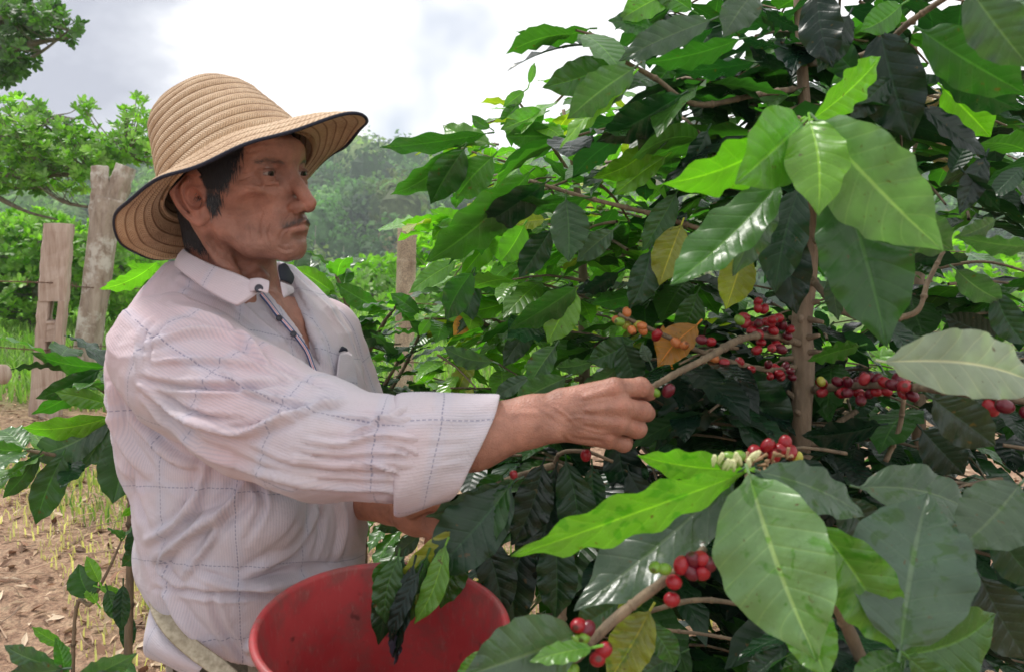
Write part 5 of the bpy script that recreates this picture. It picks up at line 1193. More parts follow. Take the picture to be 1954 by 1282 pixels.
for kx, cc_ in CH_C.items():
    w = MB(); nu, nv = 12, 16; V = []; C_l = []
    for i in range(nu+1):
        p = math.pi*i/nu
        for j in range(nv):
            q = 2*math.pi*j/nv; s = math.sin(p)**.92; V.append((s*math.cos(q), s*math.sin(q)*.93, math.cos(p)*1.2-(.10 if i == 0 else 0)))
            f = max(0, math.cos(p)); C_l.append(np.array(cc_)*(1-.75*(f > .965))+np.array((.05, .03, .01))*.6*(f > .965))
    w.add(np.array(V), gridq(nu+1, nv, True), c=np.array(C_l)); cherry_meshes[kx] = w.mesh('cherry_'+kx); cherry_meshes[kx].materials.append(M_cherry)
NCH = {}
def cherry(parent, pos, r=.0072, kind='red', outd=None):
    if NCH.get(parent.name, 0) >= 99: return None
    NCH[parent.name] = NCH.get(parent.name, 0)+1
    o = bpy.data.objects.new('cherry', cherry_meshes[kind]); col.objects.link(o); o.parent = parent
    o.location = Vector(tuple(pos))-parent.location; r = r*.93; o.scale = (r, r, r)
    d = Vector(tuple(outd)) if outd is not None else Vector(tuple(rng.normal(0, 1, 3))); o.rotation_euler = d.to_track_quat('Z', 'Y').to_euler(); return o
def cluster(parent, centre, n, kinds, spread=.016, r=.0072, cx=None):
    c = np.asarray(centre); pts = []; tries = 0
    while len(pts) < n and tries < 400:
        tries += 1
        q = rng.normal(size=3); q = q/np.linalg.norm(q)*rng.uniform(.5, 1)*spread*np.array((1.15, 1, .85))
        if all(np.linalg.norm(q-p) > r*1.75 for p in pts): pts.append(q)
    for q in pts: cherry(parent, c+q, r*rng.uniform(.88, 1.12), kinds[rng.integers(len(kinds))], q+np.array((0, 0, .001)))
    sb_ = parent.get('_stalks')
class Plant:
    def __init__(s, name, label, base, group=None, cat='coffee plant'):
        s.root = empty(name, base, label, cat, group); s.wood = MB(); s.fill = MB(); s.nleaf = 0; s.br = []
    def branch(s, pts, r, c=(1, 1, 1), name='branch', own=True):
        w = MB() if own else s.wood
        pp, rr = tube(w, pts, r, 8, knobs=.06, k=8)
        # swollen nodes
        s.br.append(pp)
        L = np.concatenate([[0], np.cumsum(np.linalg.norm(np.diff(pp, axis=0), axis=1))])
        for d in np.arange(.02, L[-1], .045):
            i = min(np.searchsorted(L, d), len(pp)-2); p = pp[i]; R_ = rr[i]; tdir = nrm(pp[i+1]-pp[i-1] if i else pp[1]-pp[0])
            tube(w, [p-tdir*R_*1.1, p, p+tdir*R_*1.1], [R_*.9, R_*1.35, R_*.9], 7, c, k=3)
        w.build(name, M_twig, s.root); return pp
    def hero(s, base, tip, normal, ratio, bend, tint, **kw):
        if s.nleaf < 100:
            w = MB(); v, q, uv = leaf_grid(base, tip, normal, ratio, bend, 30, 15, seed=int(rng.integers(1e9)), **kw); c = np.array(TINT[tint] if isinstance(tint, str) else tint)*rng.uniform(.85, 1.18)
            w.add(v, q[:, ::-1], uv=uv, c=c); petiole(w, np.asarray(base), np.asarray(tip), 0, np.array(c)*1.3)
            s.nleaf += 1; return w.build('leaf', getattr(s, 'leafmat', M_leaf), s.root)
        s.small(base, tip, normal, ratio, bend, tint)
    def small(s, base, tip, normal, ratio, bend, tint, nu=10, nv=5):
        v, q, uv = leaf_grid(base, tip, normal, ratio, bend, nu, nv, quilt=0, seed=int(rng.integers(1e9))); c = np.array(TINT[tint] if isinstance(tint, str) else tint)*rng.uniform(.75, 1.3)
        s.fill.add(v, q[:, ::-1], uv=uv, c=c)
    def leafpair(s, p, tdir, L, tints, droop=.5, fn=None, one=False, spread=1.0):
        side = nrm(np.cross(tdir, (0, 0, 1))+rng.normal(0, .12, 3))
        for sg in ((-1, 1) if not one else (rng.choice([-1, 1]),)):
            d = nrm(side*sg*spread+tdir*rng.uniform(.3, .8)+np.array((0, 0, -1))*(droop+rng.normal(0, .18))); n = nrm(np.array((0, 0, 1.))+d*rng.uniform(.2, .6)+rng.normal(0, .22, 3))
            l = L*rng.uniform(.75, 1.2); (fn or s.small)(p+d*.008, p+d*l, n, rng.uniform(.38, .48), rng.uniform(.03, .10), tints[rng.integers(len(tints))])
    def done(s, bark=None):
        if s.wood.n: tag(s.wood.build('twigs', bark or M_twig, s.root), kind='stuff')
        if s.fill.n: tag(s.fill.build('foliage', M_leaf, s.root), kind='stuff')
def px_leaf(pl, bx, by, tx, ty, d, dd, ratio, roll, bend, tint, small=False, **kw):
    """roll: degrees between the blade's face and the line of sight, positive turns the upper edge away"""
    A_ = P(bx, by, d); B_ = P(tx, ty, d+dd); a = nrm(B_-A_); v = nrm(CAM-(A_+B_)/2); v = nrm(v-a*np.dot(v, a)); w = np.cross(a, v)
    n = v*math.cos(R(roll))+w*math.sin(R(roll))
    if small: pl.small(A_, B_, n, ratio, bend, tint, 14, 7)
    else: pl.hero(A_, B_, n, ratio, bend, tint, **kw)
def fillzone(pl, n, xr, yr, dr, L, tints, droop=.5, twigs=.5, keep=None, spread=1.0):
    """short leafy twigs scattered through a volume: each twig carries two or three pairs and a tip"""
    for _ in range(n):
        for _t in range(30):
            px, py, d = rng.uniform(*xr), rng.uniform(*yr), rng.uniform(*dr)
            if keep is None or keep(px, py): break
        p = P(px, py, d); a = rng.uniform(0, 6.28); tdir = nrm((math.cos(a), math.sin(a), rng.uniform(-.35, .35))); l = rng.uniform(.10, .20)
        q = p+tdir*l+np.array((0, 0, -.02)); tube(pl.wood, [p, (p+q)/2+np.array((0, 0, .008)), q], [.0028, .0016], 5, cap=False, k=2)
        for f in (.15, .55, .95): pl.leafpair(p+(q-p)*f, tdir, L*rng.uniform(.8, 1.15), tints, droop, spread=spread)

# ---- main coffee tree (trunk right of centre)
gx, gy, gd = 1534, 1500, 1.22
tb0 = P(1528, 1300, 1.2); tb0[2] = zt(tb0[0], tb0[1])
A = Plant('coffee_tree', 'tall coffee tree laden with red cherries that the man is picking', tb0)
w = MB(); trunkpts = [tb0, P(1530, 1100, 1.2), P(1527, 860, 1.2), P(1533, 700, 1.2), P(1528, 620, 1.2), P(1540, 520, 1.21), P(1545, 420, 1.22), P(1540, 300, 1.22), P(1530, 120, 1.22), P(1515, -120, 1.24)]
rough_column(w, trunkpts, [.018, .0165, .0150, .0140, .0135, .0125, .0110, .0095, .0075, .005], 22, seed=21, ridge=.16)
for _ in range(26):      # stubs and knots
    i = rng.integers(10, 80); tp_ = catmull(trunkpts, 14)[i]; d = nrm(rng.normal(size=3)*np.array((1, 1, .4))); tube(w, [tp_, tp_+d*.016, tp_+d*rng.uniform(.02, .034)], [.0065, .003], 6, k=2)
w.build('trunk', M_bark, A.root)
KR = ['red', 'dark', 'red', 'dark', 'pink']
# the branch in his hand, with the cherry-laden part beyond it
hb_ = [P(1524, 655, 1.19), P(1470, 640, 1.14), P(1412, 648, 1.08), P(1350, 682, 1.02), P(1290, 712, .99), P(1244, 738, .985), P(1200, 752, .992)]
A.branch(hb_, [.0056, .0048, .0046, .0042, .0038, .0030], own=True)
def on_branch(pp, f): i = int(np.clip(f, 0, .999)*(len(pp)-1)); return pp[i]
def laden(pl, pts, fr, counts, kinds, spread=.015, r=.0072):
    pp = catmull(pts, 10)
    for f, n in zip(fr, counts): cluster(pl.root, on_branch(pp, f)+np.array((0, 0, -.002)), n, kinds, spread, r)
cluster(A.root, P(1448, 612, 1.13), 13, KR, .024, .0068); cluster(A.root, P(1488, 632, 1.15), 8, KR, .018, .0068); cluster(A.root, P(1352, 650, 1.05), 2, ['red', 'dark'], .010); cluster(A.root, P(1275, 744, .985), 1, ['dark'], .001, .0075); cluster(A.root, P(1252, 748, .985), 1, ['green'], .001, .006)
cluster(A.root, P(1446, 575, 1.14), 1, ['red'], .001); cluster(A.root, P(1412, 610, 1.1), 1, ['green'], .001)
b2 = [P(1524, 700, 1.2), P(1470, 706, 1.17), P(1400, 692, 1.14), P(1330, 668, 1.12), P(1250, 632, 1.10), P(1180, 600, 1.09)]
A.branch(b2, [.0045, .0036, .0026], own=True); laden(A, b2, (.12, .22, .34), (6, 5, 3), KR, .016, .0066)
cluster(A.root, P(1198, 615, 1.09), 7, ['orange', 'orange', 'orange', 'yellow', 'green'], .020, .0070); cluster(A.root, P(1240, 648, 1.09), 3, ['orange', 'red'], .018, .0068); cluster(A.root, P(1302, 662, 1.1), 2, ['orange'], .012, .0068); cluster(A.root, P(1372, 690, 1.12), 2, ['orange', 'pink'], .010)
b3 = [P(1540, 745, 1.2), P(1600, 738, 1.15), P(1680, 734, 1.08), P(1760, 740, 1.0), P(1850, 752, .94), P(1990, 770, .88)]
A.branch(b3, [.0062, .0050, .0044, .0036], own=True); laden(A, b3, (.16, .27, .36, .48), (5, 6, 5, 4), KR+['red'], .018, .0076); cluster(A.root, P(1568, 728, 1.15), 1, ['yellow'], .001, .007)
cluster(A.root, P(1722, 738, 1.03), 4, KR, .018, .0082); cluster(A.root, P(1892, 778, .92), 1, ['red'], .001, .0088); cluster(A.root, P(1640, 745, 1.1), 5, KR, .022, .0076); cluster(A.root, P(1470, 655, 1.12), 7, KR, .026, .0070); cluster(A.root, P(1940, 780, .89), 2, ['red', 'dark'], .012, .009)
b4 = [P(1535, 430, 1.22), P(1460, 455, 1.19), P(1350, 440, 1.16), P(1240, 408, 1.13), P(1120, 378, 1.12), P(1010, 345, 1.12)]
A.branch(b4, [.0052, .0042, .0032, .0022], own=True); cluster(A.root, P(1268, 424, 1.13), 3, ['red', 'pink'], .011, .0068); cluster(A.root, P(1378, 452, 1.16), 5, KR, .015, .0068); cluster(A.root, P(1440, 484, 1.18), 2, ['dark'], .012, .0068); cluster(A.root, P(1246, 512, 1.14), 1, ['dark'], .001)
cluster(A.root, P(1782, 508, 1.1), 1, ['dark'], .001); cluster(A.root, P(1180, 372, 1.12), 2, ['green'], .010, .006); cluster(A.root, P(1350, 190, 1.1), 2, ['green'], .016, .0062); cluster(A.root, P(1300, 180, 1.1), 2, ['green'], .012, .0062)
b5 = [P(1535, 330, 1.22), P(1560, 230, 1.12), P(1520, 225, .95), P(1522, 230, .86)]
A.branch([P(1535, 340, 1.22), P(1545, 280, 1.05), P(1530, 240, .90), P(1522, 228, .80)], [.005, .004, .003], own=True)
A.branch([P(1530, 170, 1.22), P(1450, 180, 1.15), P(1330, 200, 1.1), P(1250, 150, 1.08), P(1170, 105, 1.08), P(1125, 70, 1.08)], [.0045, .0035, .0022], own=True)
A.branch([P(1532, 120, 1.22), P(1600, 120, 1.1), P(1680, 90, 1.0), P(1740, 40, .95), P(1830, -20, .9)], [.005, .004, .003], own=True)
A.branch([P(1536, 520, 1.22), P(1620, 600, 1.1), P(1740, 600, 1.05), P(1770, 540, 1.05), P(1800, 480, 1.05)], [.005, .0036, .0026], own=True)
A.branch([P(1530, 850, 1.2), P(1640, 780, 1.25), P(1700, 740, 1.3)], [.005, .003], own=True)
A.branch([P(1690, 880, 1.1), P(1715, 820, 1.1), P(1725, 760, 1.08)], [.0036, .003], own=True)
# hero leaves: base x,y  tip x,y  depth, depth change, width/length, roll, bend, tint
HL = [
 # bright terminal rosette
 (1520, 232, 1262, 352, .80, -.02, .50, -48, .10, 'b'), (1530, 236, 1402, 352, .78, -.05, .62, -18, .08, 'l'), (1545, 232, 1562, 412, .76, -.05, .50, 12, .05, 'b'), (1560, 232, 1800, 478, .76, -.04, .60, 30, .09, (.12, .19, .115)),  # large pale leaf: sky sheen painted into its tint
 (1550, 228, 1680, 108, .84, .02, .44, 50, .06, 'b'), (1600, 330, 1692, 662, .80, -.03, .48, -6, .02, 'm'), (1490, 345, 1278, 545, .82, -.03, .40, 32, -.10, 'g'), (1478, 352, 1398, 528, .86, -.02, .40, -25, .04, 's'),
 (1525, 360, 1478, 560, .95, 0, .44, 10, .03, 'd'), (1560, 270, 1490, 350, .85, 0, .5, 0, .02, 's'), (1700, 400, 1818, 478, .86, .02, .55, 20, .05, 's'),
 # upper left sweep against the sky
 (1125, 55, 985, 60, 1.08, .02, .42, -52, .10, 'g'), (1160, 88, 1060, 72, 1.1, .02, .40, 60, .05, 'm'), (1135, 70, 1205, 130, 1.1, .02, .45, 10, .05, 'g'), (1175, 120, 1035, 168, 1.09, 0, .48, 15, .08, 'g'),
 (1355, 40, 1180, 118, .95, .02, .36, 25, .08, 's'), (1210, 130, 1082, 228, .92, .02, .50, -20, .10, 's'), (1205, 145, 1068, 285, .93, .03, .36, 50, .06, 'b'),
 (1410, 76, 1230, 120, .98, .02, .40, -50, .06, 'm'), (1300, 182, 1138, 272, 1.05, .03, .42, -25, .05, 'd'), (1300, 205, 1218, 300, 1.06, .03, .50, -5, .06, 'm'), (1440, -15, 1380, 72, .85, -.02, .55, 10, .05, 's'),
 (1360, 55, 1262, 92, 1.02, .03, .5, -60, .04, 'd'), (1290, -20, 1180, 40, 1.1, .02, .5, 20, .05, 'l'), (1320, 20, 1240, -30, 1.1, 0, .5, 10, .05, 'g'), (1250, 60, 1160, 40, 1.12, 0, .5, 30, .05, 'm'), (1290, 110, 1230, 180, 1.12, .02, .5, 0, .05, 'm'),
 (1440, 120, 1280, 135, 1.1, .02, .42, -55, .05, 'd'), (1450, 160, 1290, 165, 1.12, .02, .45, -60, .05, 'd'), (1490, 90, 1400, 60, 1.1, 0, .4, -60, .05, 'k'), (1500, 130, 1430, 90, 1.1, 0, .4, -40, .05, 'k'),
 # mid left group hanging over the hill
 (930, 255, 725, 282, 1.14, .05, .26, -58, .05, 'm'), (880, 280, 745, 372, 1.13, .05, .34, -40, .10, 'g'), (885, 285, 822, 390, 1.12, .03, .55, -8, .06, 'm'), (940, 300, 870, 380, 1.13, .04, .6, 0, .06, 'g'), (935, 275, 845, 240, 1.15, .04, .42, 35, .04, 'l'), (1010, 330, 812, 500, 1.10, .04, .38, -34, .10, 'g'),
 (1040, 350, 905, 440, 1.09, .03, .44, -30, .06, 'd'), (1115, 378, 962, 382, 1.09, .04, .42, -58, .12, 'm'), (1080, 382, 1085, 500, 1.06, -.02, .60, 6, .02, 'm'), (1050, 440, 990, 530, 1.08, .02, .50, -12, .02, 'd'), (1100, 548, 970, 628, 1.04, .02, .44, -28, .05, 'm'), (1098, 555, 1045, 655, 1.05, .01, .60, 5, .02, 'b'),
 (1170, 440, 1100, 500, 1.10, .02, .5, 10, .02, 's'), (1290, 370, 1225, 480, 1.08, .02, .42, 10, .02, 'm'), (1300, 430, 1258, 545, 1.08, 0, .55, 0, .02, 'y'), (1180, 520, 1110, 560, 1.1, .02, .5, -40, .02, 'k'), (1240, 480, 1200, 590, 1.09, 0, .5, 6, .02, 'd'),
 (1090, 560, 1165, 540, 1.12, .05, .4, -60, .02, 'k'), (1240, 560, 1128, 580, 1.13, .05, .4, -50, .02, 'm'), (900, 520, 850, 610, 1.3, .05, .5, 0, .02, 'm'), (1000, 430, 955, 500, 1.25, .05, .55, 0, .02, 'l'), (1040, 420, 985, 430, 1.25, .03, .5, 20, .02, 'y'),
 # central leaves above and below the hand
 (1210, 650, 1120, 690, 1.1, .02, .55, 0, .03, 'm'), (1330, 560, 1290, 640, 1.14, .02, .6, 0, .03, 'm'), (1420, 480, 1385, 590, 1.16, .0, .6, 0, .04, 'y'), (1190, 655, 1215, 745, 1.08, .02, .60, 5, .02, 'd'), (1330, 700, 1250, 862, 1.12, .02, .36, 30, .03, 'd'), (1370, 690, 1300, 840, 1.14, .02, .50, -15, .03, 'd'), (1400, 700, 1500, 850, 1.16, .02, .55, 0, .03, 'd'),
 (1180, 700, 1105, 740, 1.12, .03, .45, -25, .02, 's'), (1330, 620, 1255, 700, 1.12, 0, .6, 15, .02, 'o'), (1280, 690, 1265, 620, 1.13, 0, .5, 0, .02, 'o'), (1240, 690, 1225, 655, 1.08, 0, .6, 0, .02, 's'), (1060, 660, 1010, 735, 1.13, .03, .5, 10, .03, 's'), (1130, 690, 1060, 700, 1.13, .03, .45, -40, .03, 's'), (940, 690, 845, 660, 1.2, .03, .38, -30, .03, 's'), (1010, 720, 940, 760, 1.16, .02, .4, 20, .03, 's'), (1080, 720, 980, 770, 1.12, .02, .5, -20, .03, 's'),
 (1480, 410, 1520, 600, 1.0, 0, .46, -8, .02, 'k'), (1420, 370, 1440, 480, 1.05, 0, .4, 40, .02, 'b'), (1350, 250, 1300, 345, 1.06, 0, .45, -30, .04, 'd'), (1250, 270, 1130, 340, 1.1, .02, .45, -30, .05, 'b'), (1270, 300, 1170, 375, 1.12, .02, .4, 30, .05, 'b'), (1640, 660, 1540, 688, 1.05, 0, .55, -52, .05, 'g'),
]
# upper right dark canopy and right edge
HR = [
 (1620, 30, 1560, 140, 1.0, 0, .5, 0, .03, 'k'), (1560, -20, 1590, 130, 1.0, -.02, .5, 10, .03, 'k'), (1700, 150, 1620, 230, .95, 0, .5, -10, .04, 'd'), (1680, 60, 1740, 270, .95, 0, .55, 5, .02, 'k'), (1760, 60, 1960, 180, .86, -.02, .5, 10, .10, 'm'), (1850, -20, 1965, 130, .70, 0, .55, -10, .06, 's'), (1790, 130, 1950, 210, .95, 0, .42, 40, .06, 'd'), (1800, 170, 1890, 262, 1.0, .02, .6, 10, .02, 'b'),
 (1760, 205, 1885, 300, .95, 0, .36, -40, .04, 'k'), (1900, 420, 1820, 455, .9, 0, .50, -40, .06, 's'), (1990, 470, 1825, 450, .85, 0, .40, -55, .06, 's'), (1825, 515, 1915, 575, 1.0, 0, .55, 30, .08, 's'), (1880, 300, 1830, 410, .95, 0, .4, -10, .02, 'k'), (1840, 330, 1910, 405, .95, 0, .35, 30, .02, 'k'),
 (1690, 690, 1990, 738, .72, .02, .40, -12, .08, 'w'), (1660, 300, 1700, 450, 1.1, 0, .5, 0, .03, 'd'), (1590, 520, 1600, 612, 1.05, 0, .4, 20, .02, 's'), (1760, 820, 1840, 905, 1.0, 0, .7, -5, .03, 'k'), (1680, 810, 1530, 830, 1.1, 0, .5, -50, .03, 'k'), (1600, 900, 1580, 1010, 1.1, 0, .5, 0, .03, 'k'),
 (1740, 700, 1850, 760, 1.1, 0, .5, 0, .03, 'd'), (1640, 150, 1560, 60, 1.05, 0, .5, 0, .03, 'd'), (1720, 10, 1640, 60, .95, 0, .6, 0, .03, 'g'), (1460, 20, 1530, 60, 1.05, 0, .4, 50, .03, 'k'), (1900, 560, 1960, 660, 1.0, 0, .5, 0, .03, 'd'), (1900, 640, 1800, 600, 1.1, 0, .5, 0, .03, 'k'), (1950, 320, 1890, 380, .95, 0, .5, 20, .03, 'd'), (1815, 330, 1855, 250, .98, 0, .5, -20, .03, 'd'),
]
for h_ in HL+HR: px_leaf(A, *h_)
def topmask(px, py):
    # outline of the crown against the sky on its left side
    return px > np.interp(py, [-40, 60, 160, 230, 300, 400, 520, 640, 760], [1180, 1130, 1100, 1060, 960, 920, 960, 1080, 1130])
fillzone(A, 46, (1180, 1960), (-60, 330), (1.15, 1.55), .135, ['d', 'm', 'k', 'd', 'g'], .45, keep=topmask)
fillzone(A, 34, (1140, 1960), (330, 760), (1.28, 1.65), .135, ['d', 'm', 'k', 'g'], .55, keep=topmask)
fillzone(A, 17, (970, 1320), (240, 560), (1.25, 1.6), .12, ['g', 'l', 'l', 'm'], .5, keep=topmask)
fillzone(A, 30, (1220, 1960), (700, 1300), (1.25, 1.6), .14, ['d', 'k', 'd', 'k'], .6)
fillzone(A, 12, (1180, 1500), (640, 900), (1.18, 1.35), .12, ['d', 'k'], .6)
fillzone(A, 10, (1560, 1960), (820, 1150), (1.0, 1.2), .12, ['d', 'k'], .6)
A.done()

# ---- coffee tree behind: lighter leaves over the hill and behind the arm
tb1 = P(1120, 900, 1.85); tb1[2] = zt(tb1[0], tb1[1])
B = Plant('coffee_tree', 'sparser coffee tree with bright yellow-green leaves behind the outstretched arm', tb1)
w = MB(); tube(w, [tb1, P(1115, 700, 1.85), P(1105, 400, 1.85), P(1075, 210, 1.85)], [.014, .010, .004], 10, knobs=.08); w.build('trunk', M_bark, B.root)
for pts in ([P(1112, 640, 1.85), P(1000, 620, 1.8), P(900, 610, 1.75), P(810, 608, 1.7)], [P(1110, 500, 1.85), P(1000, 480, 1.8), P(880, 450, 1.75), P(800, 420, 1.7)], [P(1106, 420, 1.85), P(1010, 330, 1.8), P(900, 290, 1.75)], [P(1100, 350, 1.85), P(1040, 260, 1.8), P(985, 190, 1.75)],
            [P(1110, 600, 1.8), P(985, 640, 1.7), P(880, 580, 1.65), P(915, 530, 1.6)], [P(1110, 560, 1.85), P(1200, 480, 1.8), P(1300, 420, 1.75)], [P(1115, 720, 1.85), P(1000, 740, 1.7), P(860, 740, 1.6)]):
    pp = B.branch(pts, [.0045, .0032, .002])
    for i in range(6, len(pp), 4): B.leafpair(pp[i], nrm(pp[min(i+1, len(pp)-1)]-pp[i-1]), .125, ['l', 'b', 'g', 'l', 'y', 'g'], .45)
HB = [(1000, 175, 960, 205, 1.75, 0, .5, 10, .03, 'l'), (1010, 160, 1020, 120, 1.75, 0, .35, 0, .03, 'l'), (990, 200, 955, 240, 1.75, 0, .5, 0, .03, 'g'), (1040, 215, 955, 248, 1.7, 0, .55, 10, .05, 'l'), (1060, 260, 965, 260, 1.7, 0, .6, -20, .05, 'g'), (935, 245, 900, 220, 1.7, 0, .5, 0, .03, 'g'), (905, 425, 820, 400, 1.7, 0, .45, -20, .05, 'b'), (860, 415, 765, 425, 1.7, 0, .40, -40, .08, 'b'), (855, 425, 825, 460, 1.7, 0, .5, 0, .03, 'b'),
      (960, 440, 880, 530, 1.7, 0, .42, 0, .05, 'b'), (1010, 425, 940, 500, 1.65, 0, .5, 10, .05, 'l'), (885, 470, 855, 490, 1.7, 0, .6, 0, .02, 'y'), (870, 500, 780, 560, 1.65, 0, .4, 20, .06, 'l'), (905, 600, 865, 640, 1.6, 0, .6, 0, .02, 'o'), (905, 520, 870, 640, 1.6, 0, .35, 20, .02, 'm'), (950, 560, 900, 520, 1.7, 0, .5, 0, .02, 'g'), (820, 610, 800, 640, 1.6, 0, .6, 0, .02, 'l'), (980, 575, 830, 600, 1.65, 0, .35, 30, .06, 'b'), (1020, 620, 960, 700, 1.6, 0, .45, 0, .04, 's')]
for h_ in HB: px_leaf(B, *h_)
def bmask(px, py): return px > np.interp(py, [100, 180, 260, 330, 460, 640, 780], [1100, 990, 960, 900, 870, 850, 700])
fillzone(B, 84, (800, 1320), (190, 790), (1.7, 2.4), .11, ['l', 'b', 'g', 'l', 'b', 'y'], .45, keep=bmask)
for p_ in ((1135, 345), (1128, 430), (1122, 300), (1150, 400)): cluster(B.root, P(p_[0], p_[1], 1.5), 4, ['green'], .010, .005)
B.done()

# ---- low coffee plants behind the man, in the middle and at the left
def young(name, label, base, limbs, L, tints, dlt=4, heroes=(), more=None):
    pl = Plant(name, label, base, 'young coffee plants around the picker')
    for pts, r in limbs:
        pp = pl.branch(pts, r)
        for i in range(5, len(pp), dlt): pl.leafpair(pp[i], nrm(pp[min(i+1, len(pp)-1)]-pp[i-1]), L, tints, .35, fn=pl.hero)
        pl.leafpair(pp[-1], nrm(pp[-1]-pp[-4]), L, tints, .1, fn=pl.hero)
    for h_ in heroes: px_leaf(pl, *h_)
    if more: more(pl)
    pl.done(); return pl
c1 = P(690, 1000, 1.9); c1[2] = zt(c1[0], c1[1])
young('coffee_plant', 'bushy coffee plant right behind the shirt front and bamboo post', c1, [([c1, P(690, 800, 1.9), P(665, 600, 1.9), P(640, 520, 1.9)], [.010, .007, .003]), ([P(690, 820, 1.9), P(760, 720, 1.85), P(800, 640, 1.8)], [.006, .003]), ([P(690, 760, 1.9), P(600, 600, 1.9), P(560, 520, 1.9)], [.006, .003]),
      ([P(692, 850, 1.9), P(800, 760, 1.8), P(860, 740, 1.75)], [.006, .003]), ([P(690, 700, 1.9), P(730, 620, 1.85), P(760, 580, 1.8)], [.005, .003]), ([P(695, 880, 1.9), P(760, 820, 1.75), P(830, 800, 1.7), P(900, 790, 1.65)], [.005, .003]), ([P(692, 800, 1.9), P(730, 740, 1.8), P(760, 690, 1.75)], [.005, .003]), ([P(695, 900, 1.9), P(740, 960, 1.7), P(790, 1010, 1.6)], [.005, .003])], .115, ['g', 'm', 'l', 'g', 's'], 3,
      [(560, 500, 545, 520, 1.9, 0, .5, 0, .03, 'b'), (640, 560, 560, 510, 1.85, 0, .45, -20, .05, 'b'), (725, 590, 640, 540, 1.85, 0, .45, -20, .05, 'g'), (800, 600, 745, 560, 1.8, 0, .5, -10, .05, 'g'), (735, 640, 650, 650, 1.85, 0, .45, -30, .05, 's'), (700, 720, 640, 690, 1.8, 0, .5, -10, .05, 's'), (780, 760, 700, 745, 1.75, 0, .45, -30, .05, 's')],
      more=lambda pl: fillzone(pl, 26, (640, 960), (620, 820), (1.8, 2.3), .11, ['g', 'l', 'm', 's'], .45))
c2 = P(215, 1250, 1.55); c2[2] = zt(c2[0], c2[1])
young('coffee_plant', 'coffee plant with long drooping leaves behind the man\'s back at left', c2, [([c2, P(250, 1000, 1.5), P(250, 860, 1.45), P(230, 760, 1.42), P(205, 710, 1.4)], [.008, .006, .003]), ([P(250, 900, 1.45), P(190, 875, 1.4), P(110, 868, 1.35), P(50, 858, 1.33)], [.005, .0025]), ([P(245, 780, 1.43), P(170, 725, 1.4), P(110, 690, 1.4)], [.005, .0025])], .11, ['g', 'm', 'l', 'd'], 7,
      [(200, 700, 60, 672, 1.38, -.02, .36, -50, .08, 'g'), (190, 705, 68, 760, 1.37, -.02, .34, -20, .10, 'm'), (180, 715, 60, 790, 1.38, 0, .30, -40, .06, 'g'), (205, 770, 105, 748, 1.36, -.02, .42, -20, .06, 'l'), (210, 795, 40, 815, 1.35, -.02, .34, -40, .08, 'b'), (215, 800, 52, 870, 1.36, 0, .40, 10, .08, 's'), (215, 800, 160, 890, 1.36, 0, .50, 10, .04, 's'), (120, 868, 68, 1000, 1.32, 0, .42, 0, .03, 'm'), (75, 865, 5, 950, 1.32, 0, .32, 0, .06, 'm'), (45, 855, -30, 845, 1.32, 0, .5, -40, .05, 'g'),
       (222, 840, 215, 960, 1.34, -.02, .70, 0, .02, 'm'), (300, 500, 190, 552, 1.9, 0, .34, -40, .08, 'b'), (290, 520, 200, 540, 1.95, 0, .30, -55, .06, 'l'), (330, 520, 240, 505, 1.95, 0, .4, -30, .06, 'b'), (260, 960, 232, 985, 1.3, 0, .5, -40, .03, 'b'), (280, 990, 240, 1060, 1.35, 0, .4, 0, .03, 'd'), (285, 1040, 232, 1080, 1.35, 0, .5, 0, .03, 'm')])
c3 = P(120, 1330, 1.35); c3[2] = zt(c3[0], c3[1])
young('coffee_seedling', 'small coffee seedling with a thin bent stem at lower left', c3, [([c3, P(140, 1230, 1.3), P(175, 1150, 1.28), P(210, 1080, 1.27), P(232, 1030, 1.27)], [.0035, .0028, .0015])], .06, ['g', 'm'], 50,
      [(190, 1110, 165, 1060, 1.27, 0, .45, 0, .02, 'b'), (175, 1140, 150, 1075, 1.27, 0, .75, 0, .02, 'm'), (190, 1120, 240, 1135, 1.27, 0, .4, 30, .05, 'l'), (205, 1125, 225, 1185, 1.26, 0, .5, 0, .03, 'm'), (235, 1115, 232, 1205, 1.26, 0, .35, 0, .03, 'd'), (185, 1150, 160, 1115, 1.27, 0, .5, 20, .04, 'b')])
c4 = P(100, 1500, .95); c4[2] = zt(c4[0], c4[1])
young('coffee_seedling', 'low coffee leaves cut off by the bottom left picture edge', c4, [([c4, P(110, 1400, .95), P(120, 1290, .95)], [.004, .003])], .07, ['g', 'm'], 50,
      [(110, 1270, 8, 1230, .95, 0, .42, -30, .06, 's'), (120, 1275, 20, 1280, .94, 0, .42, -30, .06, 's'), (125, 1290, 105, 1215, .95, 0, .40, 0, .03, 'g'), (150, 1300, 262, 1245, .95, 0, .45, 30, .06, 's'), (150, 1305, 250, 1290, .94, 0, .5, 20, .06, 's'), (120, 1230, 60, 1195, 1.0, 0, .4, -30, .04, 'l')])

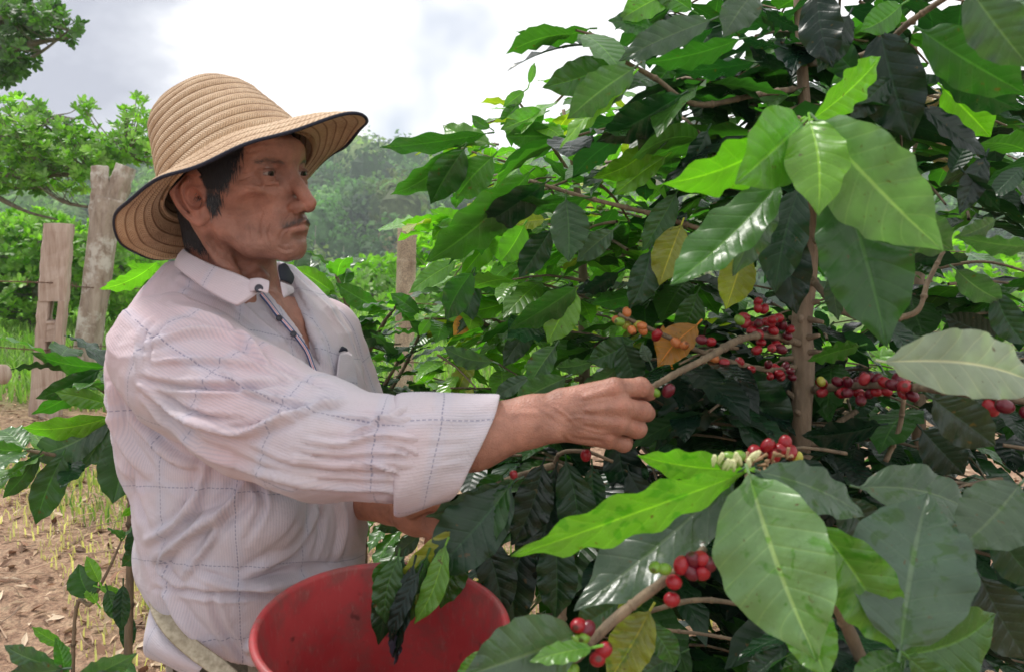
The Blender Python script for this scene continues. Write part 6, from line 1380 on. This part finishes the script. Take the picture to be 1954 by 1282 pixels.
# ---- foreground coffee, nearest the camera
fb = P(1760, 1900, .80); fb[2] = zt(fb[0], fb[1])
F = Plant('coffee_tree', 'foreground coffee tree with broad wet pale-green leaves at bottom right', fb)
F.branch([fb, P(1720, 1500, .80), P(1660, 1300, .80), P(1560, 1080, .78), P(1470, 950, .76), P(1425, 905, .75)], [.010, .008, .006, .0045, .003], own=True)
F.leafmat = M_leaf_wet
F.branch([P(1500, 1900, .84), P(1120, 1560, .76), P(1050, 1320, .72), P(1110, 1245, .73), P(1180, 1175, .732), P(1290, 1090, .735), P(1345, 1045, .745)], [.006, .005, .0042, .0045, .0048, .004, .003], own=True)
F.branch([P(1240, 1165, .9), P(1320, 1145, .9), P(1400, 1150, .92), P(1520, 1180, .95)], [.003, .003, .002], own=True); F.branch([P(1260, 1200, 1.0), P(1360, 1212, 1.0), P(1500, 1240, 1.0)], [.0025, .002], own=True)
HF = [(1430, 905, 1560, 1262, .72, -.06, .66, 12, .03, (.145, .25, .105)), (1420, 900, 975, 1060, .74, -.02, .26, -52, .05, 'b'), (1405, 905, 1095, 1165, .78, 0, .40, 24, -.08, 's'), (1400, 915, 1230, 1060, .80, 0, .36, 10, .02, 'y'), (1450, 900, 1650, 985, .76, 0, .50, -35, .10, 's'), (1560, 1000, 1708, 1240, .74, -.02, .48, 15, .06, 'l'),
      (1420, 895, 1215, 868, .78, .02, .42, -38, .05, 'b'), (1420, 890, 1330, 870, .80, .03, .5, -40, .05, 's'), (1500, 1120, 1580, 1300, .70, -.04, .55, 0, .03, 'l'),
      (1718, 1240, 1770, 940, .70, .06, .72, 8, .06, (.055, .105, .068)), (1640, 930, 1870, 985, .82, 0, .46, -36, .08, 's'), (1945, 925, 1832, 1045, .74, -.02, .75, 5, .04, 's'), (1720, 1250, 1900, 1170, .78, .02, .6, 20, .05, 'g'), (1730, 1255, 1620, 1300, .72, 0, .5, 10, .05, 'g'), (1735, 1255, 1820, 1330, .70, 0, .5, 10, .05, 'g'),
      (1100, 1210, 880, 1290, .72, -.04, .62, -14, .10, 's'), (1130, 1235, 1010, 1262, .70, -.02, .35, 30, .05, 'l'), (1240, 1120, 1120, 1145, .80, .02, .62, -20, .05, 'y'), (1180, 1150, 1100, 1200, .80, .02, .6, 10, .05, 'm'), (1240, 1165, 1160, 1300, .82, 0, .55, 0, .03, 'y'), (1240, 1190, 1290, 1270, .85, 0, .55, 0, .03, 'm'),
      (930, 1240, 870, 1300, .78, 0, .5, 0, .03, 'l'), (1300, 1245, 1200, 1300, .9, 0, .5, 0, .03, 'm'), (1780, 760, 1900, 850, .85, 0, .6, 0, .05, 'k'),
      (1500, 1230, 1420, 1300, .85, 0, .5, 10, .03, 'd'), (1560, 1260, 1460, 1290, .85, 0, .5, 10, .03, 'g'), (1870, 1100, 1960, 1260, .85, 0, .6, 0, .03, 'k'), (1900, 1010, 1990, 1120, .9, 0, .6, 0, .03, 'd'), (1600, 950, 1700, 1060, .95, 0, .6, 0, .03, 'd')]
for h_ in HF: px_leaf(F, *h_)
for c_ in ((1337, 1065, 'red'), (1318, 1090, 'dark'), (1340, 1092, 'red'), (1286, 1110, 'red'), (1282, 1143, 'red'), (1300, 1078, 'red'), (1352, 1076, 'dark'), (1322, 1068, 'dark'), (1104, 1193, 'red'), (1120, 1200, 'dark'), (1152, 1240, 'red'), (1083, 1225, 'dark'), (1140, 1257, 'red')): cherry(F.root, P(c_[0], c_[1], .722), .0076, c_[2], rng.normal(size=3))
for c_ in ((1098, 1222), (1114, 1216), (1093, 1226), (1088, 1250), (1030, 1270), (1045, 1278), (1012, 1280), (1060, 1275), (1092, 1278), (1268, 1085), (1250, 1082)): cherry(F.root, P(c_[0], c_[1], .718), .0060, 'green', rng.normal(size=3))
for c_ in ((1465, 850), (1490, 856), (1440, 862), (1508, 862), (1478, 868), (1498, 845)): cherry(F.root, P(c_[0], c_[1], .86), .0078, 'red', rng.normal(size=3))
for c_ in ((1392, 872), (1402, 882), (1385, 886), (1410, 870), (1378, 878)): cherry(F.root, P(c_[0], c_[1], .76), .0062, 'green', rng.normal(size=3))
cherry(F.root, P(1522, 872, .86), .006, 'yellow', (0, 0, 1))
# pale flower buds
m, t, b, out = newmat('bud'); b.inputs['Base Color'].default_value = (.62, .62, .34, 1); b.inputs['Roughness'].default_value = .6
for i in range(11):
    w = MB(); p = P(1362+i*7.5+rng.normal(0, 3), 897+rng.normal(0, 6)-i*.8, .745); d = nrm(np.array((rng.normal(0, .5), -.4, 1.))); tube(w, [p, p+d*.007, p+d*.012], [.0012, .0026, .0016], 7, k=3); w.build('bud', m, F.root)
m, t, b, out = newmat('dry_stalk'); b.inputs['Base Color'].default_value = (.36, .22, .12, 1); b.inputs['Roughness'].default_value = .8
w = MB()
for i in range(16):
    p = P(1425+i*5+rng.normal(0, 4), 888-i*1.5+rng.normal(0, 5), .80); d = nrm(rng.normal(size=3)+np.array((0, -.4, .5))); tube(w, [p, p+d*.007, p+d*.011], [.0012, .0020], 5, k=2)
w.build('dry_stalks', m, F.root)
fillzone(F, 12, (1300, 1960), (1150, 1420), (.92, 1.15), .12, ['d', 'k', 'm'], .5)
F.done()

# ---- coffee bough over the far hand with leaves hanging into the bucket
gb_ = P(1010, 1500, 1.1); gb_[2] = zt(gb_[0], gb_[1])
G_ = Plant('coffee_tree', 'dark coffee bush whose leaves hang over the far hand and into the red bucket', gb_)
G_.branch([gb_, P(1060, 1300, 1.12), P(1090, 1050, 1.12), P(1075, 900, 1.10), P(1000, 905, 1.04), P(930, 935, .98), P(880, 975, .95)], [.009, .006, .0045, .003], own=True)
G_.branch([P(1090, 1000, 1.12), P(1060, 880, 1.08), P(1110, 860, 1.06), P(1170, 880, 1.05)], [.0035, .002], own=True)
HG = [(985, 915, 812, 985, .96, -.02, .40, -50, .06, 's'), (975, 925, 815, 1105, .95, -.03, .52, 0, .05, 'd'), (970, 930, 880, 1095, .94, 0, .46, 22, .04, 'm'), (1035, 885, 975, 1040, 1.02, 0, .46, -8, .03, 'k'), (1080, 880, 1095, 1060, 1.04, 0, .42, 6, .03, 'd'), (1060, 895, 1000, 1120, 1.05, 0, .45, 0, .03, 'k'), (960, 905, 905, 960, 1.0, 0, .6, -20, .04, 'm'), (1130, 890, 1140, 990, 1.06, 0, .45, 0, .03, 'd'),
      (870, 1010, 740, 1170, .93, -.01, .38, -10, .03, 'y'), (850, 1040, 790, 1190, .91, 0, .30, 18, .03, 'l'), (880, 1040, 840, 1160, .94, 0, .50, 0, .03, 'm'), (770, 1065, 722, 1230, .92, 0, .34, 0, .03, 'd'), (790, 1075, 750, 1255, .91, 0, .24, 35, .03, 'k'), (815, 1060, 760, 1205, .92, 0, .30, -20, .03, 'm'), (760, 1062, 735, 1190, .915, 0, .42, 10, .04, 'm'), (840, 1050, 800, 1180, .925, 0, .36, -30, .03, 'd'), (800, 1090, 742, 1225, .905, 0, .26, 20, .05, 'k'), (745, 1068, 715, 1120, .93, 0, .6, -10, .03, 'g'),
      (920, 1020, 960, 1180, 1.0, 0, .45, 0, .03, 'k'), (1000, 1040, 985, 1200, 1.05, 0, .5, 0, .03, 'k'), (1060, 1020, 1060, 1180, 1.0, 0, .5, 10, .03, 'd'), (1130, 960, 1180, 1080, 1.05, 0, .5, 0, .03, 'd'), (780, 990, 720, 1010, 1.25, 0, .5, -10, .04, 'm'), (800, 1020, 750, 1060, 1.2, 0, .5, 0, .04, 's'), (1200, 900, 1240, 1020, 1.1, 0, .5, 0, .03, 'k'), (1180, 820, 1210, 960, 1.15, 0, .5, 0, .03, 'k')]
for h_ in HG: px_leaf(G_, *h_)
w = MB()
for i in range(5):
    p = P(755+rng.normal(0, 8), 1180+rng.normal(0, 12), .915); q = P(752+rng.normal(0, 5), 1255+rng.normal(0, 8), .91); v, qq_, uv = leaf_grid(p, q, nrm(rng.normal(size=3)), .22, .05, 14, 7, wave=.3, fold=.6, seed=i); w.add(v, qq_, uv=uv, c=(.02, .022, .035))
o = w.build('withered_leaves', M_leaf, G_.root)
cherry(G_.root, P(1118, 868, 1.03), .0072, 'red', (0, 0, 1)); cherry(G_.root, P(980, 905, .98), .005, 'pink', (0, 0, 1))
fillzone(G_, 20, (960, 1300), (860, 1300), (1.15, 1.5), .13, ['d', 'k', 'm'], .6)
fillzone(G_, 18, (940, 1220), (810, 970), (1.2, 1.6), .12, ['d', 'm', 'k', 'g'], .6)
G_.done()
# ---- dense dark coffee behind everything at the right
tb2 = P(1760, 1000, 2.1); tb2[2] = zt(tb2[0], tb2[1])
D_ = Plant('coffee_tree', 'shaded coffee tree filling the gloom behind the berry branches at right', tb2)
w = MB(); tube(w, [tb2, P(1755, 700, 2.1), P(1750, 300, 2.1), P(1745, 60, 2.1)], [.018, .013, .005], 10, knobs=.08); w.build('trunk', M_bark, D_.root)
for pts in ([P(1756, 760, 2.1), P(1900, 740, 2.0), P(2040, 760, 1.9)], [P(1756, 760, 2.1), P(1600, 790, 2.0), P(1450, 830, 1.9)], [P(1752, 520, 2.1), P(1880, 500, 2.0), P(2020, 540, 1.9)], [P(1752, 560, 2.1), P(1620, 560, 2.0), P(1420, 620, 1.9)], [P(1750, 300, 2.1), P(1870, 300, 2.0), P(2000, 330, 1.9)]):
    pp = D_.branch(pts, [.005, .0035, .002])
fillzone(D_, 120, (1260, 2060), (560, 1320), (1.7, 2.5), .14, ['d', 'k', 'd', 'm'], .55)  # dark tints carry the gloom in the leaf colour
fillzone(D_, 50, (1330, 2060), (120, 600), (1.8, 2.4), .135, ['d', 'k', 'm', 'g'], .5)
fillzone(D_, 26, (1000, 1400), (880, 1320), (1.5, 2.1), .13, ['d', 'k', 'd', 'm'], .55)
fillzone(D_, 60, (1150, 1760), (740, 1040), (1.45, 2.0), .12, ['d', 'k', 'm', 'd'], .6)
D_.done()
# tan dry leaves caught in the top right of the canopy
for i, (bx, by, tx, ty, lab) in enumerate(((1800, 255, 1815, 335, 'pale tan dry leaf hanging in the upper right canopy, the lower of two'), (1775, 172, 1785, 212, 'small pale tan dry leaf hanging in the upper right canopy, the upper of two'))):
    w = MB(); A_, B_ = P(bx, by, 1.3), P(tx, ty, 1.28); v, q, uv = leaf_grid(A_, B_, nrm(CAM-A_), .62, .08, 20, 9, wave=.25, fold=.3, seed=40+i); w.add(v, q[:, ::-1], uv=uv, c=(.55, .36, .24)); tag(w.build('dry_leaf', M_leaf, None), lab, 'dry leaf')
